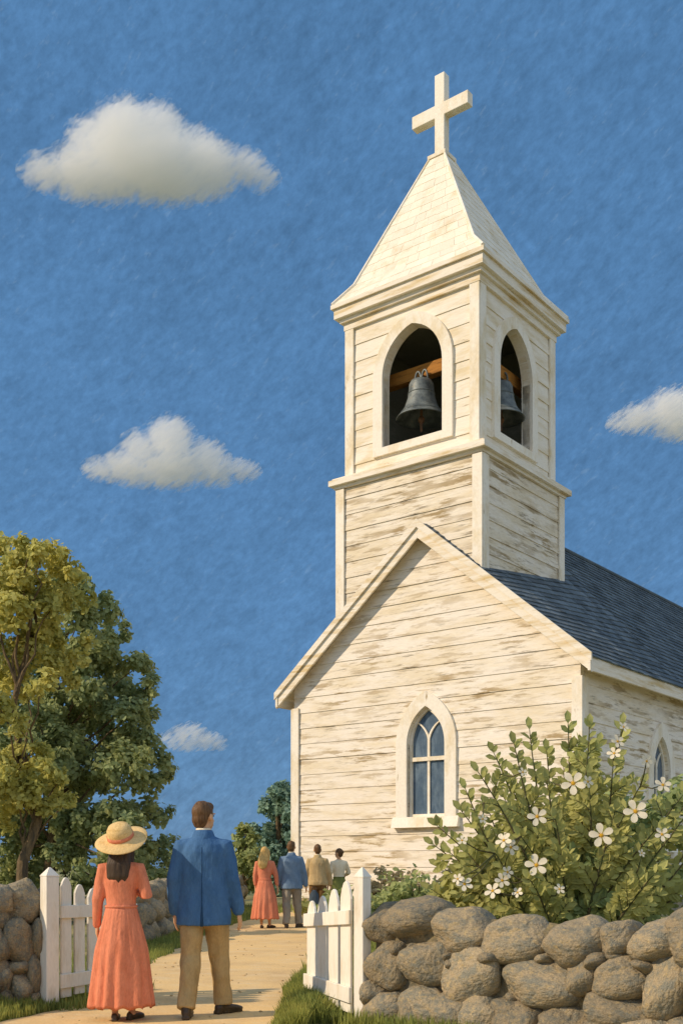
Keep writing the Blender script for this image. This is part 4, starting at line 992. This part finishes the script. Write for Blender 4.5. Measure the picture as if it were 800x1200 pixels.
    if outfit['kind'] in ('dress', 'blouse'):
        q = MB()
        z = [.97, 1.04, 1.10, 1.20, 1.30, 1.38, 1.44, 1.48, 1.50]; rx = [.150, .140, .137, .152, .168, .178, .168, .11, .075]; ry = [.115, .108, .104, .112, .125, .120, .105, .085, .07]
        q.tube([P(0, -.004, zz) for zz in z], [(a*s, c*s) for a, c in zip(rx, ry)], 26, False, ref=(1, 0, 0))
        for sd_ in (-1, 1):
            p0, p1, p2 = arms[sd_]; d = (p2-p1).normalized(); k = outfit.get('sleeve', 1.0)
            q.tube([P(sd_*sh*.55, -.005, 1.42), p0, p0.lerp(p1, .45), p1, p1.lerp(p2, .5*k), p1.lerp(p2, k)], [r*s for r in (.065, .070, .062, .056, .050, .040)], 16)
        q.melt('bodice' if outfit['kind'] == 'dress' else 'blouse', M[outfit['top']], t, voxel*1.1, 3, .010*s, 9, (1, 1, .6))
        zh = outfit['hem']; n = 112; rings = []
        rngs = 26
        for i in range(rngs+1):
            f = i/rngs; zz = 1.06+(zh-1.06)*f
            rx_ = .142+(.105*min(1, f*2.4))**1.0*.55+.095*f; ry_ = .108+.05*min(1, f*2.2)+.085*f; ring = []
            for k in range(n):
                a = 2*math.pi*k/n
                pl = .075*f**.8*math.sin(a*13+1.2*math.sin(a*3)+.9*f)+.03*f*math.sin(a*7+2)+.012*math.sin(a*29+3*f)
                ring.append(P((rx_*(1+pl))*math.cos(a), -.004+(ry_*(1+pl))*math.sin(a), zz+(.012*math.sin(a*13+.9)*f if i > rngs-3 else 0)))
            rings.append(ring)
        inner = [[p*1 for p in r] for r in (rings[-1],)]
        for i in (rngs, rngs-6, 4):
            rr_ = [V3(p.x*.985, p.y*.985, p.z+(.004 if i == rngs else 0)) for p in rings[i]]; inner.append(rr_)
        q = MB(); q.loft(rings+inner[1:], True); q.build('skirt', M[outfit.get('skirt', outfit['top'])], t, True)
        q = MB(); q.tube([P(.147*math.cos(a), -.004+.113*math.sin(a), 1.065) for a in [2*math.pi*k/30 for k in range(31)]], [(.012*s, .006*s)]*31, 8, False, ref=(0, 0, 1)); q.build('waistband', M[outfit.get('skirt', outfit['top'])], t, True)
    if outfit.get('trousers'):
        q = MB(); q.tube([P(0, 0, .84), P(0, -.005, .90), P(0, -.005, .98), P(0, 0, 1.04)], [(.165*s, .11*s), (.188*s, .128*s), (.182*s, .122*s), (.165*s, .11*s)], 20, True, ref=(1, 0, 0))
        for sd_ in (-1, 1):
            l0, l1, l2, fy = legs[sd_]
            q.tube([l0+P(sd_*-.012, 0, -.0), l0.lerp(l1, .4), l1, l1.lerp(l2, .5), l2+P(0, -.005, .0)], [r*s for r in (.112, .102, .084, .078, .074)], 18, False)
        q.melt('trousers', M[outfit['trousers']], t, voxel*1.1, 2, .016*s, 8, (1, 1, .7))
    for sd_ in (-1, 1):
        l0, l1, l2, fy = legs[sd_]; rot = Matrix.Rotation(-sd_*fy, 3, 'Z'); q = MB(); k = s*(.86 if fem else 1)
        g = lambda x, y, z: V3(l2.x, l2.y, 0)+rot @ V3(x*k, y*k, z*k)
        q.tube([g(0, -.055, .05), g(0, .0, .048), g(0, .08, .042), g(0, .15, .036), g(0, .195, .03)], [(.036*k, .042*k), (.040*k, .042*k), (.044*k, .036*k), (.045*k, .028*k), (.03*k, .02*k)], 14, True, ref=tuple(rot @ V3(1, 0, 0)))
        if not fem: q.tube([g(0, -.03, .05), g(0, -.025, .11)], [.043*k, .042*k], 12)
        q.box(g(0, -.055, .014), (.06*k, .06*k, .028*k), rot); q.box(g(0, .09, .010), (.074*k, .2*k, .014*k), rot)
        q.melt('shoe', M['leather'], t, .006 if voxel < .009 else .009, 2)
    if outfit.get('hat'):
        ht = part('hat', t, hp(0, -.025, .062)); ht.rotation_euler = outfit['hat']; ht.scale = (1.1, 1.1, 1.08)
        n = 48; q = MB(); rings = []
        for r, z_ in ((.012, .125), (.05, .122), (.085, .108), (.104, .078), (.110, .04), (.112, 0), (.14, -.006), (.18, -.014), (.222, -.024), (.226, -.030), (.222, -.034), (.18, -.022), (.13, -.014), (.10, .0), (.097, .05), (.06, .10)):
            rings.append([V3(r*s*1.0*math.cos(a), r*s*1.06*math.sin(a), (z_+(.012*math.sin(2*a+.7) if r > .15 else 0))*s) for a in [2*math.pi*k/n for k in range(n)]])
        q.loft(rings); q.build('straw_brim_and_crown', M['straw'], ht, True)
        q = MB(); q.loft([[V3(r*s*math.cos(a), r*s*1.06*math.sin(a), z_*s) for a in [2*math.pi*k/n for k in range(n)]] for r, z_ in ((.1135, .002), (.1155, .004), (.1135, .036), (.111, .036))], False); q.build('ribbon', M['coral'], ht, True)
    return t

person('woman in long coral dress and straw hat with ribbon, walking by the left gate', (-1.79, 8.93, .012), R(2), 1.545, True,
       dict(kind='dress', top='coral', hem=.125, hair='hair_dark', hairstyle='long', hat=(R(30), R(-9), 0), sleeve=1.0, hairlen=.36),
       dict(yaw=R(-6), pitch=R(8), armL=((.055, .0, -.28), (.02, .06, -.25)), armR=((.085, -.05, -.255), (-.10, .22, .03)), legL=((0, .0), (-.03, -.06), .05), legR=((0, .06), (.02, .03), .45)), .0065)
person('man in navy blue jacket and khaki trousers beside the woman in the straw hat', (-1.15, 9.16, .012), R(0), 1.79, False,
       dict(kind='suit', top='navy', collar='navy', trousers='khaki', hair='hair_brown', hem=.755, detail=True),
       dict(yaw=R(-32), armL=((.062, -.02, -.285), (.0, .04, -.265)), armR=((.066, -.01, -.285), (.045, .05, -.26)), legL=((.005, -.04), (.02, -.18), .03), legR=((.02, .12), (.05, .16), .75)), .0068)
person('blond woman in a coral dress walking ahead on the path', (-1.57, 22.5, .012), R(-3), 1.67, True,
       dict(kind='dress', top='coral2', hem=.20, hair='hair_blond', hairstyle='long', sleeve=.75),
       dict(yaw=R(-12), armL=((.05, 0, -.28), (.0, .03, -.25)), armR=((.085, 0, -.28), (.03, .04, -.25)), legL=((0, 0), (-.01, -.04), .0), legR=((0, .05), (.02, .06), .7)), .011)
person('man in grey blue jacket and grey trousers walking beside the blond woman', (-1.03, 22.6, .012), R(0), 1.79, False,
       dict(kind='suit', top='greyblue', collar='greyblue', trousers='greytrouser', hair='hair_brown', hem=.80),
       dict(yaw=R(-15), armL=((.08, 0, -.28), (.02, .05, -.26)), armR=((.085, 0, -.28), (.03, .05, -.26)), legL=((.005, -.03), (.0, -.12), .0), legR=((.02, .10), (.05, .14), .7)), .011)
person('man in tan jacket and brown trousers, seen over the right gate', (-.53, 24.3, .012), R(0), 1.76, False,
       dict(kind='suit', top='tan', collar='tan', trousers='brown', hair='hair_brown', hem=.86),
       dict(yaw=R(5), armL=((.075, 0, -.28), (.0, .04, -.26)), armR=((.085, 0, -.28), (.03, .05, -.26))), .011)
person('dark haired person in a cream blouse, farthest of the walkers, by the church wall', (-.06, 26.0, .012), R(15), 1.70, True,
       dict(kind='blouse', top='cream', skirt='olive', hem=.25, hair='hair_brown', hairstyle='bun', sleeve=.9),
       dict(yaw=R(40), armR=((.10, .06, -.24), (-.02, .2, -.06))), .011)
# bag carried by the man in tan
bg_ = thing('bag', 'dark slate bag held at the side of the man in tan', 'bag', (-.60, 24.10, .30), 0)
q = MB(); q.tube([(0, 0, .02), (0, 0, .2), (0, 0, .36), (0, 0, .44)], [(.10, .05), (.115, .06), (.10, .05), (.05, .03)], 16, True, ref=(1, 0, 0)); q.build('bag_body', M['bag'], bg_, True)
q = MB(); q.tube([(-.05, 0, .42), (-.05, 0, .50), (0, 0, .54), (.05, 0, .50), (.05, 0, .42)], [.01]*5, 8); q.build('handle', M['leather'], bg_, True)
